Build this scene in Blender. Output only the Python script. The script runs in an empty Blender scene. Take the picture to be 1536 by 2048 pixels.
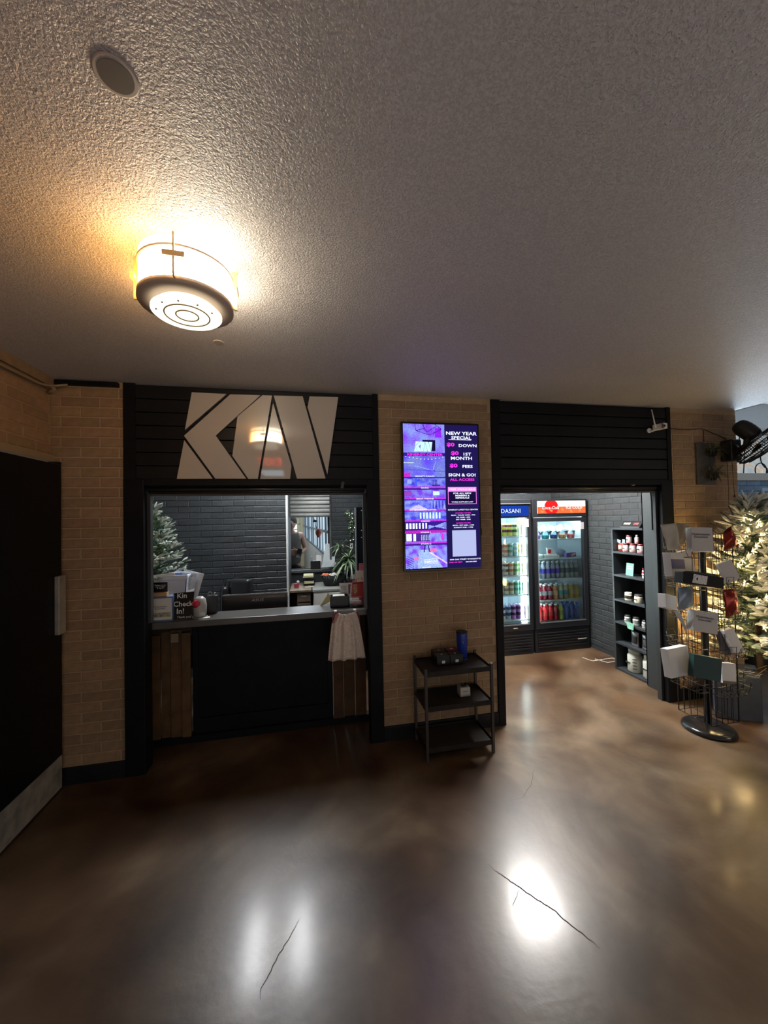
import bpy, bmesh, math, random
import numpy as np
from mathutils import Vector, Matrix, Euler
random.seed(7)
SC = bpy.context.scene
COL = SC.collection
PI = math.pi
V = Vector
# ---------------------------------------------------------------- camera
FPX = 753.1; YAW = -0.1955; PITCH = 0.0192; ROLL = -0.0201
CAM = V((0, -2.6175, 1.55))
_f = V((-math.sin(YAW)*math.cos(PITCH), math.cos(YAW)*math.cos(PITCH), math.sin(PITCH)))
_r = V((math.cos(YAW), math.sin(YAW), 0)); _u = _r.cross(_f)
_r2 = math.cos(ROLL)*_r + math.sin(ROLL)*_u
_u2 = -math.sin(ROLL)*_r + math.cos(ROLL)*_u
cd = bpy.data.cameras.new('camera'); cam = bpy.data.objects.new('camera', cd); COL.objects.link(cam)
cd.sensor_fit = 'HORIZONTAL'; cd.sensor_width = 36; cd.lens = FPX/1536*36; cd.clip_start = .05; cd.clip_end = 100
M = Matrix((( _r2.x, _u2.x, -_f.x, CAM.x), (_r2.y, _u2.y, -_f.y, CAM.y), (_r2.z, _u2.z, -_f.z, CAM.z), (0, 0, 0, 1)))
cam.matrix_world = M
SC.camera = cam
def P(ax, val, x, y):
    """world point where the sight line of photo pixel (x, y) meets a real plane of the room"""
    d = _f + (x-768)/FPX*_r2 - (y-1024)/FPX*_u2
    return CAM + d*((val-CAM[ax])/d[ax])
# ---------------------------------------------------------------- world, exposure, lights
w = bpy.data.worlds.new('world'); SC.world = w; w.use_nodes = True
w.node_tree.nodes['Background'].inputs[0].default_value = (.75, .87, 1, 1)
w.node_tree.nodes['Background'].inputs[1].default_value = 1.0
SC.view_settings.view_transform = 'Standard'; SC.view_settings.look = 'None'
SC.view_settings.exposure = 0; SC.view_settings.gamma = 1; SC.view_settings.use_curve_mapping = False
K_LAMP = 27.0; K_OFFICE = 78.0; K_KIOSK = 112.0; K_FRIDGE = 8.0; K_TV = 1.4; K_TREE = .75; K_BACK = 5.0; K_BAY = 1.6
def area(name, loc, rot, sx, sy, power, col):
    l = bpy.data.lights.new(name, 'AREA'); l.shape = 'RECTANGLE'; l.size = sx; l.size_y = sy; l.energy = power; l.color = col
    o = bpy.data.objects.new(name, l); o.location = loc; o.rotation_euler = rot; COL.objects.link(o); return o
area('bay_daylight', (5.6, .93, 2.1), (math.radians(-90), 0, 0), 2.6, .6, 42, (.72, .86, 1))
area('hall_fill_light', (5.2, -3.2, 2.40), (0, 0, 0), 1.2, 1.2, 30, (1, .88, .74))  # unseen fill lamp added to brighten the lobby and front wall
area('rear_uplight_fill', (1.8, -4.5, .3), (math.radians(140), 0, 0), 8.4, 1.2, 40, (1, .94, .92))  # unseen upward fill added behind the camera to brighten ceiling and front wall
area('corridor_daylight', (-.25, 6.0, 2.38), (0, 0, 0), 1.0, 5, 90, (.85, .93, 1))
# ---------------------------------------------------------------- materials
def sr(r, g, b):
    f = lambda c: ((c/255+.055)/1.055)**2.4 if c/255 > .04045 else c/255/12.92
    return (f(r), f(g), f(b))
MATS = {}
def mat(name, col=(.5, .5, .5), rough=.6, metal=0, em=0, emcol=None, noise=0, nscale=20, bump=0, bscale=60, rnd=0, coat=0, spec=.5, alpha=None, trans=0):
    if name in MATS: return MATS[name]
    m = bpy.data.materials.new(name); m.use_nodes = True; nt = m.node_tree; N = nt.nodes; L = nt.links
    b = N['Principled BSDF']; c = (*col, 1)
    b.inputs['Base Color'].default_value = c; b.inputs['Roughness'].default_value = rough; b.inputs['Metallic'].default_value = metal
    b.inputs['Specular IOR Level'].default_value = spec; b.inputs['Coat Weight'].default_value = coat; b.inputs['Coat Roughness'].default_value = .1
    b.inputs['Transmission Weight'].default_value = trans
    if em:
        b.inputs['Emission Color'].default_value = (*(emcol or col), 1); b.inputs['Emission Strength'].default_value = em
    src = None
    if noise or bump:
        tc = N.new('ShaderNodeTexCoord')
    if noise:
        n = N.new('ShaderNodeTexNoise'); n.inputs['Scale'].default_value = nscale; n.inputs['Detail'].default_value = 4
        L.new(tc.outputs['Object'], n.inputs['Vector'])
        mx = N.new('ShaderNodeMix'); mx.data_type = 'RGBA'
        mx.inputs[6].default_value = tuple(max(0, x*(1-noise)) for x in col)+(1,); mx.inputs[7].default_value = tuple(min(1, x*(1+noise)) for x in col)+(1,)
        mr = N.new('ShaderNodeMapRange'); mr.inputs[1].default_value = .3; mr.inputs[2].default_value = .7
        L.new(n.outputs[0], mr.inputs[0]); L.new(mr.outputs[0], mx.inputs[0]); src = mx.outputs[2]
    if rnd:
        oi = N.new('ShaderNodeObjectInfo'); hs = N.new('ShaderNodeHueSaturation')
        mr2 = N.new('ShaderNodeMapRange'); mr2.inputs[3].default_value = 1-rnd; mr2.inputs[4].default_value = 1+rnd
        L.new(oi.outputs['Random'], mr2.inputs[0]); L.new(mr2.outputs[0], hs.inputs['Value'])
        mul = N.new('ShaderNodeMath'); mul.operation = 'MULTIPLY'; mul.inputs[1].default_value = 7.31; fr = N.new('ShaderNodeMath'); fr.operation = 'FRACT'
        L.new(oi.outputs['Random'], mul.inputs[0]); L.new(mul.outputs[0], fr.inputs[0])
        mr3 = N.new('ShaderNodeMapRange'); mr3.inputs[3].default_value = .49; mr3.inputs[4].default_value = .505
        L.new(fr.outputs[0], mr3.inputs[0]); L.new(mr3.outputs[0], hs.inputs['Hue'])
        if src: L.new(src, hs.inputs['Color'])
        else: hs.inputs['Color'].default_value = c
        src = hs.outputs[0]
    if src: L.new(src, b.inputs['Base Color'])
    if bump:
        n2 = N.new('ShaderNodeTexNoise'); n2.inputs['Scale'].default_value = bscale; n2.inputs['Detail'].default_value = 3
        L.new(tc.outputs['Object'], n2.inputs['Vector'])
        bp = N.new('ShaderNodeBump'); bp.inputs['Strength'].default_value = bump; bp.inputs['Distance'].default_value = .004
        L.new(n2.outputs[0], bp.inputs['Height']); L.new(bp.outputs[0], b.inputs['Normal'])
    MATS[name] = m
    return m
def glow(name, col, k):
    if name in MATS: return MATS[name]
    m = bpy.data.materials.new(name); m.use_nodes = True; nt = m.node_tree; nt.nodes.clear()
    e = nt.nodes.new('ShaderNodeEmission'); o = nt.nodes.new('ShaderNodeOutputMaterial')
    e.inputs[0].default_value = (*col, 1); e.inputs[1].default_value = k; nt.links.new(e.outputs[0], o.inputs[0])
    if not any(q in name for q in ('tube', 'led', 'header_white', 'header_blue', 'header_orange', 'fixture', 'screen_pale')): m.cycles.emission_sampling = 'NONE'
    MATS[name] = m; return m
def pane_glass(name='pane_glass', tint=(.95, 1, .98)):
    if name in MATS: return MATS[name]
    m = bpy.data.materials.new(name); m.use_nodes = True; nt = m.node_tree; nt.nodes.clear()
    t = nt.nodes.new('ShaderNodeBsdfTransparent'); t.inputs[0].default_value = (*tint, 1)
    g = nt.nodes.new('ShaderNodeBsdfGlossy'); g.inputs['Roughness'].default_value = .03
    fr = nt.nodes.new('ShaderNodeFresnel'); mx = nt.nodes.new('ShaderNodeMixShader'); o = nt.nodes.new('ShaderNodeOutputMaterial')
    nt.links.new(fr.outputs[0], mx.inputs[0]); nt.links.new(t.outputs[0], mx.inputs[1]); nt.links.new(g.outputs[0], mx.inputs[2]); nt.links.new(mx.outputs[0], o.inputs[0])
    MATS[name] = m; return m

# ---------------------------------------------------------------- mesh builder
class MB:
    def __init__(s): s.v = []; s.f = []; s.m = []; s.s = []; s.M = None
    def add(s, vs, fs, mi=0, sm=False):
        b = len(s.v)
        s.v += [tuple(s.M @ V(p)) if s.M is not None else tuple(p) for p in vs]
        for f in fs: s.f.append(tuple(b+i for i in f)); s.m.append(mi); s.s.append(sm)
        return s
    def box(s, x0, x1, y0, y1, z0, z1, mi=0):
        if x0 > x1: x0, x1 = x1, x0
        if y0 > y1: y0, y1 = y1, y0
        if z0 > z1: z0, z1 = z1, z0
        return s.add([(x0,y0,z0),(x1,y0,z0),(x1,y1,z0),(x0,y1,z0),(x0,y0,z1),(x1,y0,z1),(x1,y1,z1),(x0,y1,z1)],
              [(0,3,2,1),(4,5,6,7),(0,1,5,4),(1,2,6,5),(2,3,7,6),(3,0,4,7)], mi)
    def obox(s, c, size, rot=(0,0,0), mi=0):
        R = Euler(rot).to_matrix(); hx, hy, hz = size[0]/2, size[1]/2, size[2]/2; c = V(c)
        vs = [tuple(c+R@V(p)) for p in [(-hx,-hy,-hz),(hx,-hy,-hz),(hx,hy,-hz),(-hx,hy,-hz),(-hx,-hy,hz),(hx,-hy,hz),(hx,hy,hz),(-hx,hy,hz)]]
        return s.add(vs, [(0,3,2,1),(4,5,6,7),(0,1,5,4),(1,2,6,5),(2,3,7,6),(3,0,4,7)], mi)
    def prism(s, pts, ext, mi=0):
        n = len(pts); e = V(ext); a = [V(p) for p in pts]
        nrm = sum(((a[i]-a[0]).cross(a[(i+1)%n]-a[0]) for i in range(1, n-1)), V((0,0,0)))
        if nrm.dot(e) > 0: a = a[::-1]
        vs = [tuple(p) for p in a]+[tuple(p+e) for p in a]
        fs = [tuple(range(n)), tuple(range(2*n-1, n-1, -1))]+[(i, n+i, n+(i+1)%n, (i+1)%n) for i in range(n)]
        return s.add(vs, fs, mi)
    def lathe(s, prof, c=(0,0,0), n=16, R=None, mi=0, mis=None, sm=True):
        c = V(c); vs = []; R = R or Matrix.Identity(3)
        for (r, z) in prof:
            for k in range(n):
                a = 2*PI*k/n; vs.append(tuple(c+R@V((r*math.cos(a), r*math.sin(a), z))))
        b = len(s.v)
        s.add(vs, [], mi)
        for i in range(len(prof)-1):
            for k in range(n):
                k2 = (k+1)%n
                s.f.append((b+i*n+k, b+i*n+k2, b+(i+1)*n+k2, b+(i+1)*n+k)); s.m.append(mis[i] if mis else mi); s.s.append(sm)
        s.f.append(tuple(b+k for k in range(n-1, -1, -1))); s.m.append(mis[0] if mis else mi); s.s.append(False)
        t = (len(prof)-1)*n
        s.f.append(tuple(b+t+k for k in range(n))); s.m.append(mis[-1] if mis else mi); s.s.append(False)
        return s
    def tube(s, pts, r, n=8, mi=0, sm=True):
        pts = [V(p) for p in pts]; rs = r if isinstance(r, (list, tuple)) else [r]*len(pts)
        b = len(s.v); vs = []; up = None
        for i, p in enumerate(pts):
            t = (pts[min(i+1, len(pts)-1)]-pts[max(i-1, 0)])
            if t.length < 1e-9: t = V((0,0,1))
            t.normalize()
            if up is None: up = t.orthogonal().normalized()
            else:
                up = (up-t*up.dot(t))
                up = up.normalized() if up.length > 1e-6 else t.orthogonal().normalized()
            q = t.cross(up)
            for k in range(n):
                a = 2*PI*k/n; vs.append(tuple(p+(up*math.cos(a)+q*math.sin(a))*rs[i]))
        s.add(vs, [], mi)
        for i in range(len(pts)-1):
            for k in range(n):
                k2 = (k+1)%n; s.f.append((b+i*n+k, b+i*n+k2, b+(i+1)*n+k2, b+(i+1)*n+k)); s.m.append(mi); s.s.append(sm)
        s.f.append(tuple(b+k for k in range(n-1, -1, -1))); s.m.append(mi); s.s.append(False)
        t0 = (len(pts)-1)*n; s.f.append(tuple(b+t0+k for k in range(n))); s.m.append(mi); s.s.append(False)
        return s
    def grid(s, fn, nu, nv, mi=0, sm=True):
        vs = [tuple(fn(i/nu, j/nv)) for j in range(nv+1) for i in range(nu+1)]
        fs = [(j*(nu+1)+i, j*(nu+1)+i+1, (j+1)*(nu+1)+i+1, (j+1)*(nu+1)+i) for j in range(nv) for i in range(nu)]
        return s.add(vs, fs, mi, sm)
    def mesh(s, name, mats, off=V((0,0,0))):
        me = bpy.data.meshes.new(name)
        me.from_pydata([tuple(V(p)-off) for p in s.v], [], s.f)
        for m in (mats if isinstance(mats, (list, tuple)) else [mats]): me.materials.append(m)
        me.polygons.foreach_set('material_index', s.m); me.polygons.foreach_set('use_smooth', s.s)
        me.update(); return me
ORG = {}
def props(o, label=None, cat=None, group=None, kind=None):
    for k, v in (('label', label), ('category', cat), ('group', group), ('kind', kind)):
        if v: o[k] = v
    return o
def thing(name, label, cat, loc=(0,0,0), group=None):
    o = bpy.data.objects.new(name, None); COL.objects.link(o); o.location = loc; o.empty_display_size = .05
    ORG[o.name] = V(loc); return props(o, label, cat, group)
def part(name, mb, mats, parent=None, bevel=0, solid=0, label=None, kind=None, loc=None):
    off = ORG[parent.name] if parent is not None else V(loc or (0,0,0))
    o = bpy.data.objects.new(name, mb.mesh(name, mats, off)); COL.objects.link(o)
    if parent is not None: o.parent = parent
    else: o.location = off
    ORG[o.name] = off
    if bevel:
        md = o.modifiers.new('b', 'BEVEL'); md.width = bevel; md.segments = 2 if bevel < .02 else 5; md.limit_method = 'ANGLE'; md.angle_limit = .7
    if solid:
        md = o.modifiers.new('s', 'SOLIDIFY'); md.thickness = solid; md.offset = 0
    return props(o, label, None, None, kind)
def single(name, mb, mats, label, cat, loc, group=None, bevel=0, solid=0):
    o = part(name, mb, mats, None, bevel, solid, loc=loc); return props(o, label, cat, group)
def struct(name, mb, mats, parent=None, bevel=0):
    return part(name, mb, mats, parent, bevel, kind='structure' if parent is None else None)
def text(name, s, size, m, parent, o, xd=(1,0,0), yd=(0,0,1), bold=0, sx=1, align='CENTER', shear=0, th=.0006, ls=1, label=None):
    cu = bpy.data.curves.new(name, 'FONT'); cu.body = s; cu.size = size; cu.align_x = align; cu.align_y = 'CENTER'
    cu.offset = bold*size*.45; cu.shear = shear; cu.extrude = th/2; cu.resolution_u = 2; cu.space_character = ls; cu.space_line = .8
    t = bpy.data.objects.new(name, cu)
    me = bpy.data.meshes.new_from_object(t); bpy.data.objects.remove(t)
    xd = V(xd).normalized(); yd = V(yd).normalized(); zd = xd.cross(yd); off = ORG[parent.name] if parent else V((0,0,0)); o = V(o)
    T = Matrix(((xd.x*sx, yd.x, zd.x, o.x-off.x), (xd.y*sx, yd.y, zd.y, o.y-off.y), (xd.z*sx, yd.z, zd.z, o.z-off.z), (0,0,0,1)))
    me.transform(T); me.materials.clear(); me.materials.append(m); me.name = name
    ob = bpy.data.objects.new(name, me); COL.objects.link(ob)
    if parent is not None: ob.parent = parent
    if label: ob['label'] = label
    ORG[ob.name] = off
    return ob
def dup(root, loc, label=None, rotz=None, group=None, scale=None):
    r = root.copy(); COL.objects.link(r); r.location = loc
    if rotz is not None: r.rotation_euler = (0, 0, rotz)
    if scale: r.scale = scale
    if label: r['label'] = label
    if group: r['group'] = group
    for ch in list(root.children):
        c = ch.copy(); COL.objects.link(c); c.parent = r
        for g in list(ch.children):
            d = g.copy(); COL.objects.link(d); d.parent = c
    return r

# ---------------------------------------------------------------- common materials
m_black = mat('black_paint', (.0065, .007, .009), .5, noise=.3, nscale=6, bump=.15, spec=.18)
m_blackgloss = mat('black_gloss', (.008, .008, .009), .22)
m_blackplastic = mat('black_plastic', (.015, .015, .016), .4)
m_slat = mat('slat_paint', (.0085, .009, .011), .42, noise=.25, nscale=5, rnd=.15, spec=.22)
m_void = mat('dark_gap', (.003, .003, .003), .9)
m_darkgrey = mat('dark_grey_paint', (.05, .055, .06), .55)
m_steel = mat('brushed_steel', (.40, .38, .34), .5, .35, noise=.25, nscale=9)
m_white = mat('white_plastic', (.78, .78, .76), .4)
m_paper = mat('white_paper', (.74, .74, .74), .7)
m_red = mat('red_plastic', sr(190, 40, 50), .35)
m_chrome = mat('chrome', (.7, .7, .7), .15, 1)
m_tan = mat('tan_brick', (.31, .205, .115), .75, noise=.14, nscale=22, bump=.5, bscale=90, rnd=.13)
m_mortar = mat('tan_mortar', (.43, .305, .185), .85, bump=.4, bscale=60, noise=.1)
m_dkbrick = mat('charcoal_painted_brick', (.030, .034, .0365), .42, noise=.2, nscale=15, bump=.7, bscale=70, rnd=.14)
m_dkmortar = mat('charcoal_mortar', (.028, .032, .037), .6, bump=.4)
m_bluebrick = mat('blue_painted_brick', (.16, .25, .38), .5, noise=.15, nscale=10, bump=.4, rnd=.14)
m_bluemortar = mat('blue_mortar', (.09, .15, .25), .6)

# ================================================================= STRUCTURE
H = 2.44
def mk_floor():
    m = bpy.data.materials.new('stained_concrete'); m.use_nodes = True; nt = m.node_tree; N = nt.nodes; L = nt.links
    b = N['Principled BSDF']; tc = N.new('ShaderNodeTexCoord')
    n1 = N.new('ShaderNodeTexNoise'); n1.inputs['Scale'].default_value = 1.3; n1.inputs['Detail'].default_value = 7; n1.inputs['Distortion'].default_value = 1.2
    n2 = N.new('ShaderNodeTexNoise'); n2.inputs['Scale'].default_value = 3.2; n2.inputs['Detail'].default_value = 9; n2.inputs['Distortion'].default_value = .5
    for n in (n1, n2): L.new(tc.outputs['Object'], n.inputs['Vector'])
    cr = N.new('ShaderNodeValToRGB'); e = cr.color_ramp.elements
    e[0].position = .3; e[0].color = (.042, .018, .008, 1); e[1].position = .72; e[1].color = (.180, .134, .093, 1)
    x = e.new(.5); x.color = (.094, .056, .031, 1)
    L.new(n1.outputs[0], cr.inputs[0])
    cr2 = N.new('ShaderNodeValToRGB'); e = cr2.color_ramp.elements
    e[0].position = .35; e[0].color = (.62, .60, .58, 1); e[1].position = .7; e[1].color = (1.3, 1.28, 1.22, 1)
    L.new(n2.outputs[0], cr2.inputs[0])
    mx = N.new('ShaderNodeMix'); mx.data_type = 'RGBA'; mx.blend_type = 'MULTIPLY'; mx.inputs[0].default_value = 1
    L.new(cr.outputs[0], mx.inputs[6]); L.new(cr2.outputs[0], mx.inputs[7]); L.new(mx.outputs[2], b.inputs['Base Color'])
    mr = N.new('ShaderNodeMapRange'); mr.inputs[3].default_value = .30; mr.inputs[4].default_value = .40
    L.new(n2.outputs[0], mr.inputs[0]); L.new(mr.outputs[0], b.inputs['Roughness'])
    n3 = N.new('ShaderNodeTexNoise'); n3.inputs['Scale'].default_value = 34; n3.inputs['Detail'].default_value = 8; L.new(tc.outputs['Object'], n3.inputs['Vector'])
    bp = N.new('ShaderNodeBump'); bp.inputs['Strength'].default_value = .2; bp.inputs['Distance'].default_value = .004
    L.new(n3.outputs[0], bp.inputs['Height']); L.new(bp.outputs[0], b.inputs['Normal'])
    b.inputs['Specular IOR Level'].default_value = .5; b.inputs['Coat Weight'].default_value = .36; b.inputs['Coat Roughness'].default_value = .165
    return m
floor = struct('floor', MB().box(-3.2, 9, -7.2, 11.4, -.1, 0), mk_floor())
def ribbon(pts, wdt, z=.0008):
    mb = MB(); pts = [V(p) for p in pts]; vs = []
    for i, p in enumerate(pts):
        t = (pts[min(i+1, len(pts)-1)]-pts[max(i-1, 0)]).normalized(); q = V((-t.y, t.x, 0)); ww = wdt*(.35+.65*math.sin(PI*(i+.3)/(len(pts)-.4)))
        vs += [(p.x+q.x*ww, p.y+q.y*ww, z), (p.x-q.x*ww, p.y-q.y*ww, z)]
    mb.add(vs, [(2*i, 2*i+1, 2*i+3, 2*i+2) for i in range(len(pts)-1)]); return mb
m_crack = mat('crack_dark', (.02, .012, .008), .9)  # dark tone of the drawn crack lines
def crack(px, wd):
    pts = [P(2, 0, *q) for q in px]; out = []
    for a, b in zip(pts, pts[1:]):
        for k in range(5):
            q = a.lerp(b, k/5); out.append((q.x+random.uniform(-1, 1)*.003, q.y+random.uniform(-1, 1)*.003, 0))
    out.append(tuple(pts[-1])); part('crack', ribbon(out, wd), m_crack, floor)
crack([(975, 1728), (992, 1742), (1010, 1755), (1040, 1775), (1075, 1800), (1110, 1822), (1140, 1850), (1180, 1880), (1200, 1897)], .0022)
crack([(600, 1838), (580, 1875), (560, 1905), (540, 1945), (523, 1975), (521, 2000)], .0014)
crack([(1040, 1778), (1030, 1800), (1025, 1812)], .001)
crack([(1068, 1540), (1062, 1570), (1045, 1597), (1020, 1600)], .001)

def mk_ceiling():
    m = bpy.data.materials.new('textured_ceiling'); m.use_nodes = True; nt = m.node_tree; N = nt.nodes; L = nt.links
    b = N['Principled BSDF']; tc = N.new('ShaderNodeTexCoord'); b.inputs['Base Color'].default_value = (.58, .545, .53, 1)
    b.inputs['Roughness'].default_value = .42; b.inputs['Specular IOR Level'].default_value = .5
    n1 = N.new('ShaderNodeTexNoise'); n1.inputs['Scale'].default_value = 165; n1.inputs['Detail'].default_value = 2.5; n1.inputs['Roughness'].default_value = .5; n1.inputs['Distortion'].default_value = .6
    L.new(tc.outputs['Object'], n1.inputs['Vector'])
    cr = N.new('ShaderNodeValToRGB'); cr.color_ramp.elements[0].position = .38; cr.color_ramp.elements[0].color = (.50, .47, .455, 1); cr.color_ramp.elements[1].position = .62; cr.color_ramp.elements[1].color = (.64, .605, .59, 1)
    L.new(n1.outputs[0], cr.inputs[0]); L.new(cr.outputs[0], b.inputs['Base Color'])
    bp = N.new('ShaderNodeBump'); bp.inputs['Strength'].default_value = 1.0; bp.inputs['Distance'].default_value = .0055
    L.new(n1.outputs[0], bp.inputs['Height']); L.new(bp.outputs[0], b.inputs['Normal'])
    return m
m_ceil = mk_ceiling()
struct('ceiling', MB().box(-3.2, 3.69, -7.2, 0.02, H, H+.12).box(3.69, 9, -7.2, -.2, H, H+.12), m_ceil)
m_backceil = mat('back_room_ceiling', (.5, .5, .5), .8)
struct('ceiling_office', MB().box(-3.2, 3.69, .02, 11.4, H, H+.12), m_backceil)
m_bayceil = mat('pale_bay_paint', (.55, .57, .58), .7, bump=.3)
struct('ceiling_bay', MB().box(3.69, 9, -.2, 1.2, 2.9, 3.0).box(3.69, 9, -.2, -.18, H+.001, 3.0).box(3.67, 3.69, -.2, 1.2, H, 3.0), m_bayceil)

# --- bricks
BR = {}
def brick_mesh(wd, h, dep, m):
    key = (round(wd, 3), round(h, 4), m.name)
    if key not in BR:
        c = .003; x0, x1, z0, z1 = 0, wd, 0, h
        mb = MB().add([(x0,dep,z0),(x1,dep,z0),(x1,dep,z1),(x0,dep,z1),(x0,c,z0),(x1,c,z0),(x1,c,z1),(x0,c,z1),(x0+c,0,z0+c),(x1-c,0,z0+c),(x1-c,0,z1-c),(x0+c,0,z1-c)],
             [(8,9,10,11),(4,5,9,8),(5,6,10,9),(6,7,11,10),(7,4,8,11),(0,1,5,4),(1,2,6,5),(2,3,7,6),(3,0,4,7)])
        BR[key] = mb.mesh('brick', m)
    return BR[key]
def bricks(parent, org, ud, width, z0, z1, m, course=.0622, L=.212, joint=.008, dep=.012, proud=.004, holes=(), phase=0, jit=.0012):
    """running-bond bricks on a wall face; ud = unit direction along the wall, outside normal = right of ud"""
    ud = V(ud); n = V((ud.y, -ud.x, 0)); rot = math.atan2(ud.y, ud.x); k = 0; z = z0
    while z+course-joint < z1+.004:
        s = -(L*.5 if k % 2 else 0)-phase
        while s < width:
            a = max(s, 0); b = min(s+L-joint, width); s += L
            if b-a < .02: continue
            if any(hx0 < (a+b)/2 < hx1 and hz0 < z+course/2 < hz1 for hx0, hx1, hz0, hz1 in holes): continue
            o = bpy.data.objects.new('brick', brick_mesh(b-a, course-joint, dep, m)); COL.objects.link(o); o.parent = parent
            p = V(org)+ud*a+n*(proud+random.uniform(-jit, jit)); o.location = (p.x, p.y, z); o.rotation_euler = (0, 0, rot)
        z += course; k += 1
XA, XB, XC, XD, XE, XF = -1.133, .488, 1.355, 2.975, 3.672, -1.53
wfl = struct('wall_front_left', MB().box(XF-.2, XA-.001, .004, .30, 0, H), m_mortar)
bricks(wfl, (XF, .004, 0), (1, 0, 0), XA-XF, .105, H-.03, m_tan, phase=.05)
wfm = struct('wall_front_middle', MB().box(XB+.001, XC-.001, .004, .27, 0, H), m_mortar)
bricks(wfm, (XB, .004, 0), (1, 0, 0), XC-XB, .105, H, m_tan)
wfr = struct('wall_front_right', MB().box(XD+.001, XE, .004, .30, 0, H), m_mortar)
bricks(wfr, (XD, .004, 0), (1, 0, 0), XE-XD, .105, H, m_tan, phase=.08)
wl = struct('wall_left', MB().box(XF-.2, XF-.004, -7, .004, 1.975, H).box(XF-.2, XF-.004, -7, -1.1, 0, 1.975), mat('left_wall_plaster', (.38, .265, .155), .8, noise=.15, bump=.4))
bricks(wl, (XF-.004, -1.5, 0), (0, 1, 0), 1.5, 1.985, H-.06, m_tan, L=.212, phase=.1)
m_base = mat('black_base', (.009, .010, .013), .45, noise=.5, nscale=8, bump=.5, spec=.3)
for nm, a, b in (('baseboard_left', XF, XA), ('baseboard_middle', XB, XC), ('baseboard_right', XD, XE)):
    struct(nm, MB().box(a, b, -.012, .004, 0, .1), m_base, bevel=.003)
    
# header above left wall: grey trim strip, closer arm track, dark strip on the left pier
struct('trim_1', MB().box(XF, XF+.014, -3, .0, 2.368, 2.385).box(XF, XF+.03, -3, 0, 2.385, H), mat('tan_trim', (.27, .19, .11), .6, noise=.2))
struct('trim_2', MB().box(-1.495, XA-.02, -.03, 0, 2.405, 2.432), m_black, bevel=.003)
struct('trim_3', MB().box(XF, XF+.02, -1.1, 0, 1.935, 1.975), mat('tan_header', (.33, .25, .16), .6))
mb = MB().tube([(XF+.03, -1.6, 2.36), (XF+.03, -.5, 2.36), (XF+.03, -.14, 2.365), (XF+.05, -.06, 2.38), (-1.44, -.04, 2.395), (-1.42, -.035, 2.398)], .008, 8)
mb.tube([(XF+.05, -.07, 2.375), (XF+.055, -.06, 2.36), (XF+.02, -.05, 2.345)], .012, 8)
single('conduit', mb, mat('tan_conduit', (.30, .22, .13), .45), 'thin tan painted conduit bending round the corner above the black door', 'conduit', (XF+.03, -1, 2.36))

# --- black door in the left wall
d1 = thing('door_1', None, None, (-1.46, -.03, 0)); d1['kind'] = 'structure'
part('door_leaf', MB().box(-1.525, -1.46, -1.05, -.03, .008, 1.915), mat('black_door', (.006, .006, .0065), .4, bump=.1, spec=.15), d1, bevel=.003)
part('kick_plate', MB().box(-1.46, -1.456, -1.03, -.036, .012, .198), mat('scuffed_kick_plate', (.36, .35, .32), .5, .35, noise=.35, nscale=12, bump=.3), d1, label='scuffed steel kick plate')
pl = part('push_plate', MB().box(-1.46, -1.434, -.094, -.032, .915, 1.255), m_steel, d1, bevel=.004, label='tall steel pull plate')
part('screw', MB().lathe([(.004, 0), (.003, .0015)], (-1.434, -.063, 1.10), 8, Matrix.Rotation(PI/2, 3, 'Y')), m_chrome, pl)
struct('trim_14', MB().box(2.966, 2.976, .09, .28, 0, 1.9), mat('jamb_slate', (.03, .037, .04), .5))
struct('trim_4', MB().box(XF, -1.475, -.026, .0, 0, 1.935), m_black)

# --- door-bay frames (posts, slat headers, rolled shutters)
def post(x0, x1, y0, y1, z1, n):
    struct('trim_%d' % n, MB().box(x0, x1, y0, y1, 0, z1), m_black, bevel=.004)
post(XA, -1.018, -.014, .10, 1.83, 5)
post(.395, XB, -.014, .10, 1.83, 6)
post(XC, 1.412, -.014, .27, 1.83, 7)
post(2.862, XD, -.014, .09, 1.83, 8)
def slats(name, label, x0, x1, battens, edges, right=False):
    t = thing(name, label, 'slat panel', ((x0+x1)/2, .01, 1.82))
    part('backing', MB().box(x0, x1, .022, .05, 1.835, H-.002), m_void, t)
    for k in range(7):
        za = 1.835+k*.0853; part('slat', MB().box(x0+.001, x1-.001, -.004, .017, za, za+.0853-(.006 if not right else .009)), m_slat, t, bevel=.0015)
    for bx in battens: part('batten', MB().box(bx-.018, bx+.018, .017, .022, 1.84, H-.01), m_slat, t)
    part('side_board', MB().box(x0+.001, x0+edges, -.010, -.004, 1.83, H-.002), m_black, t)
    part('side_board', MB().box(x1-.04, x1-.001, -.010, -.004, 1.83, H-.002), m_black, t)
    part('lower_rail', MB().box(x0+.001, x1-.001, -.012, .028, 1.79, 1.834), m_black, t, bevel=.003)
    return t
slats('slat_header', 'black horizontal slat header board above the office counter hatch', XA, XB, (-.6, -.05, .3), .07)
slats('slat_header', 'black horizontal slat header board above the drinks alcove opening', XC, XD, (1.9, 2.4), .07, True)
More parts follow.
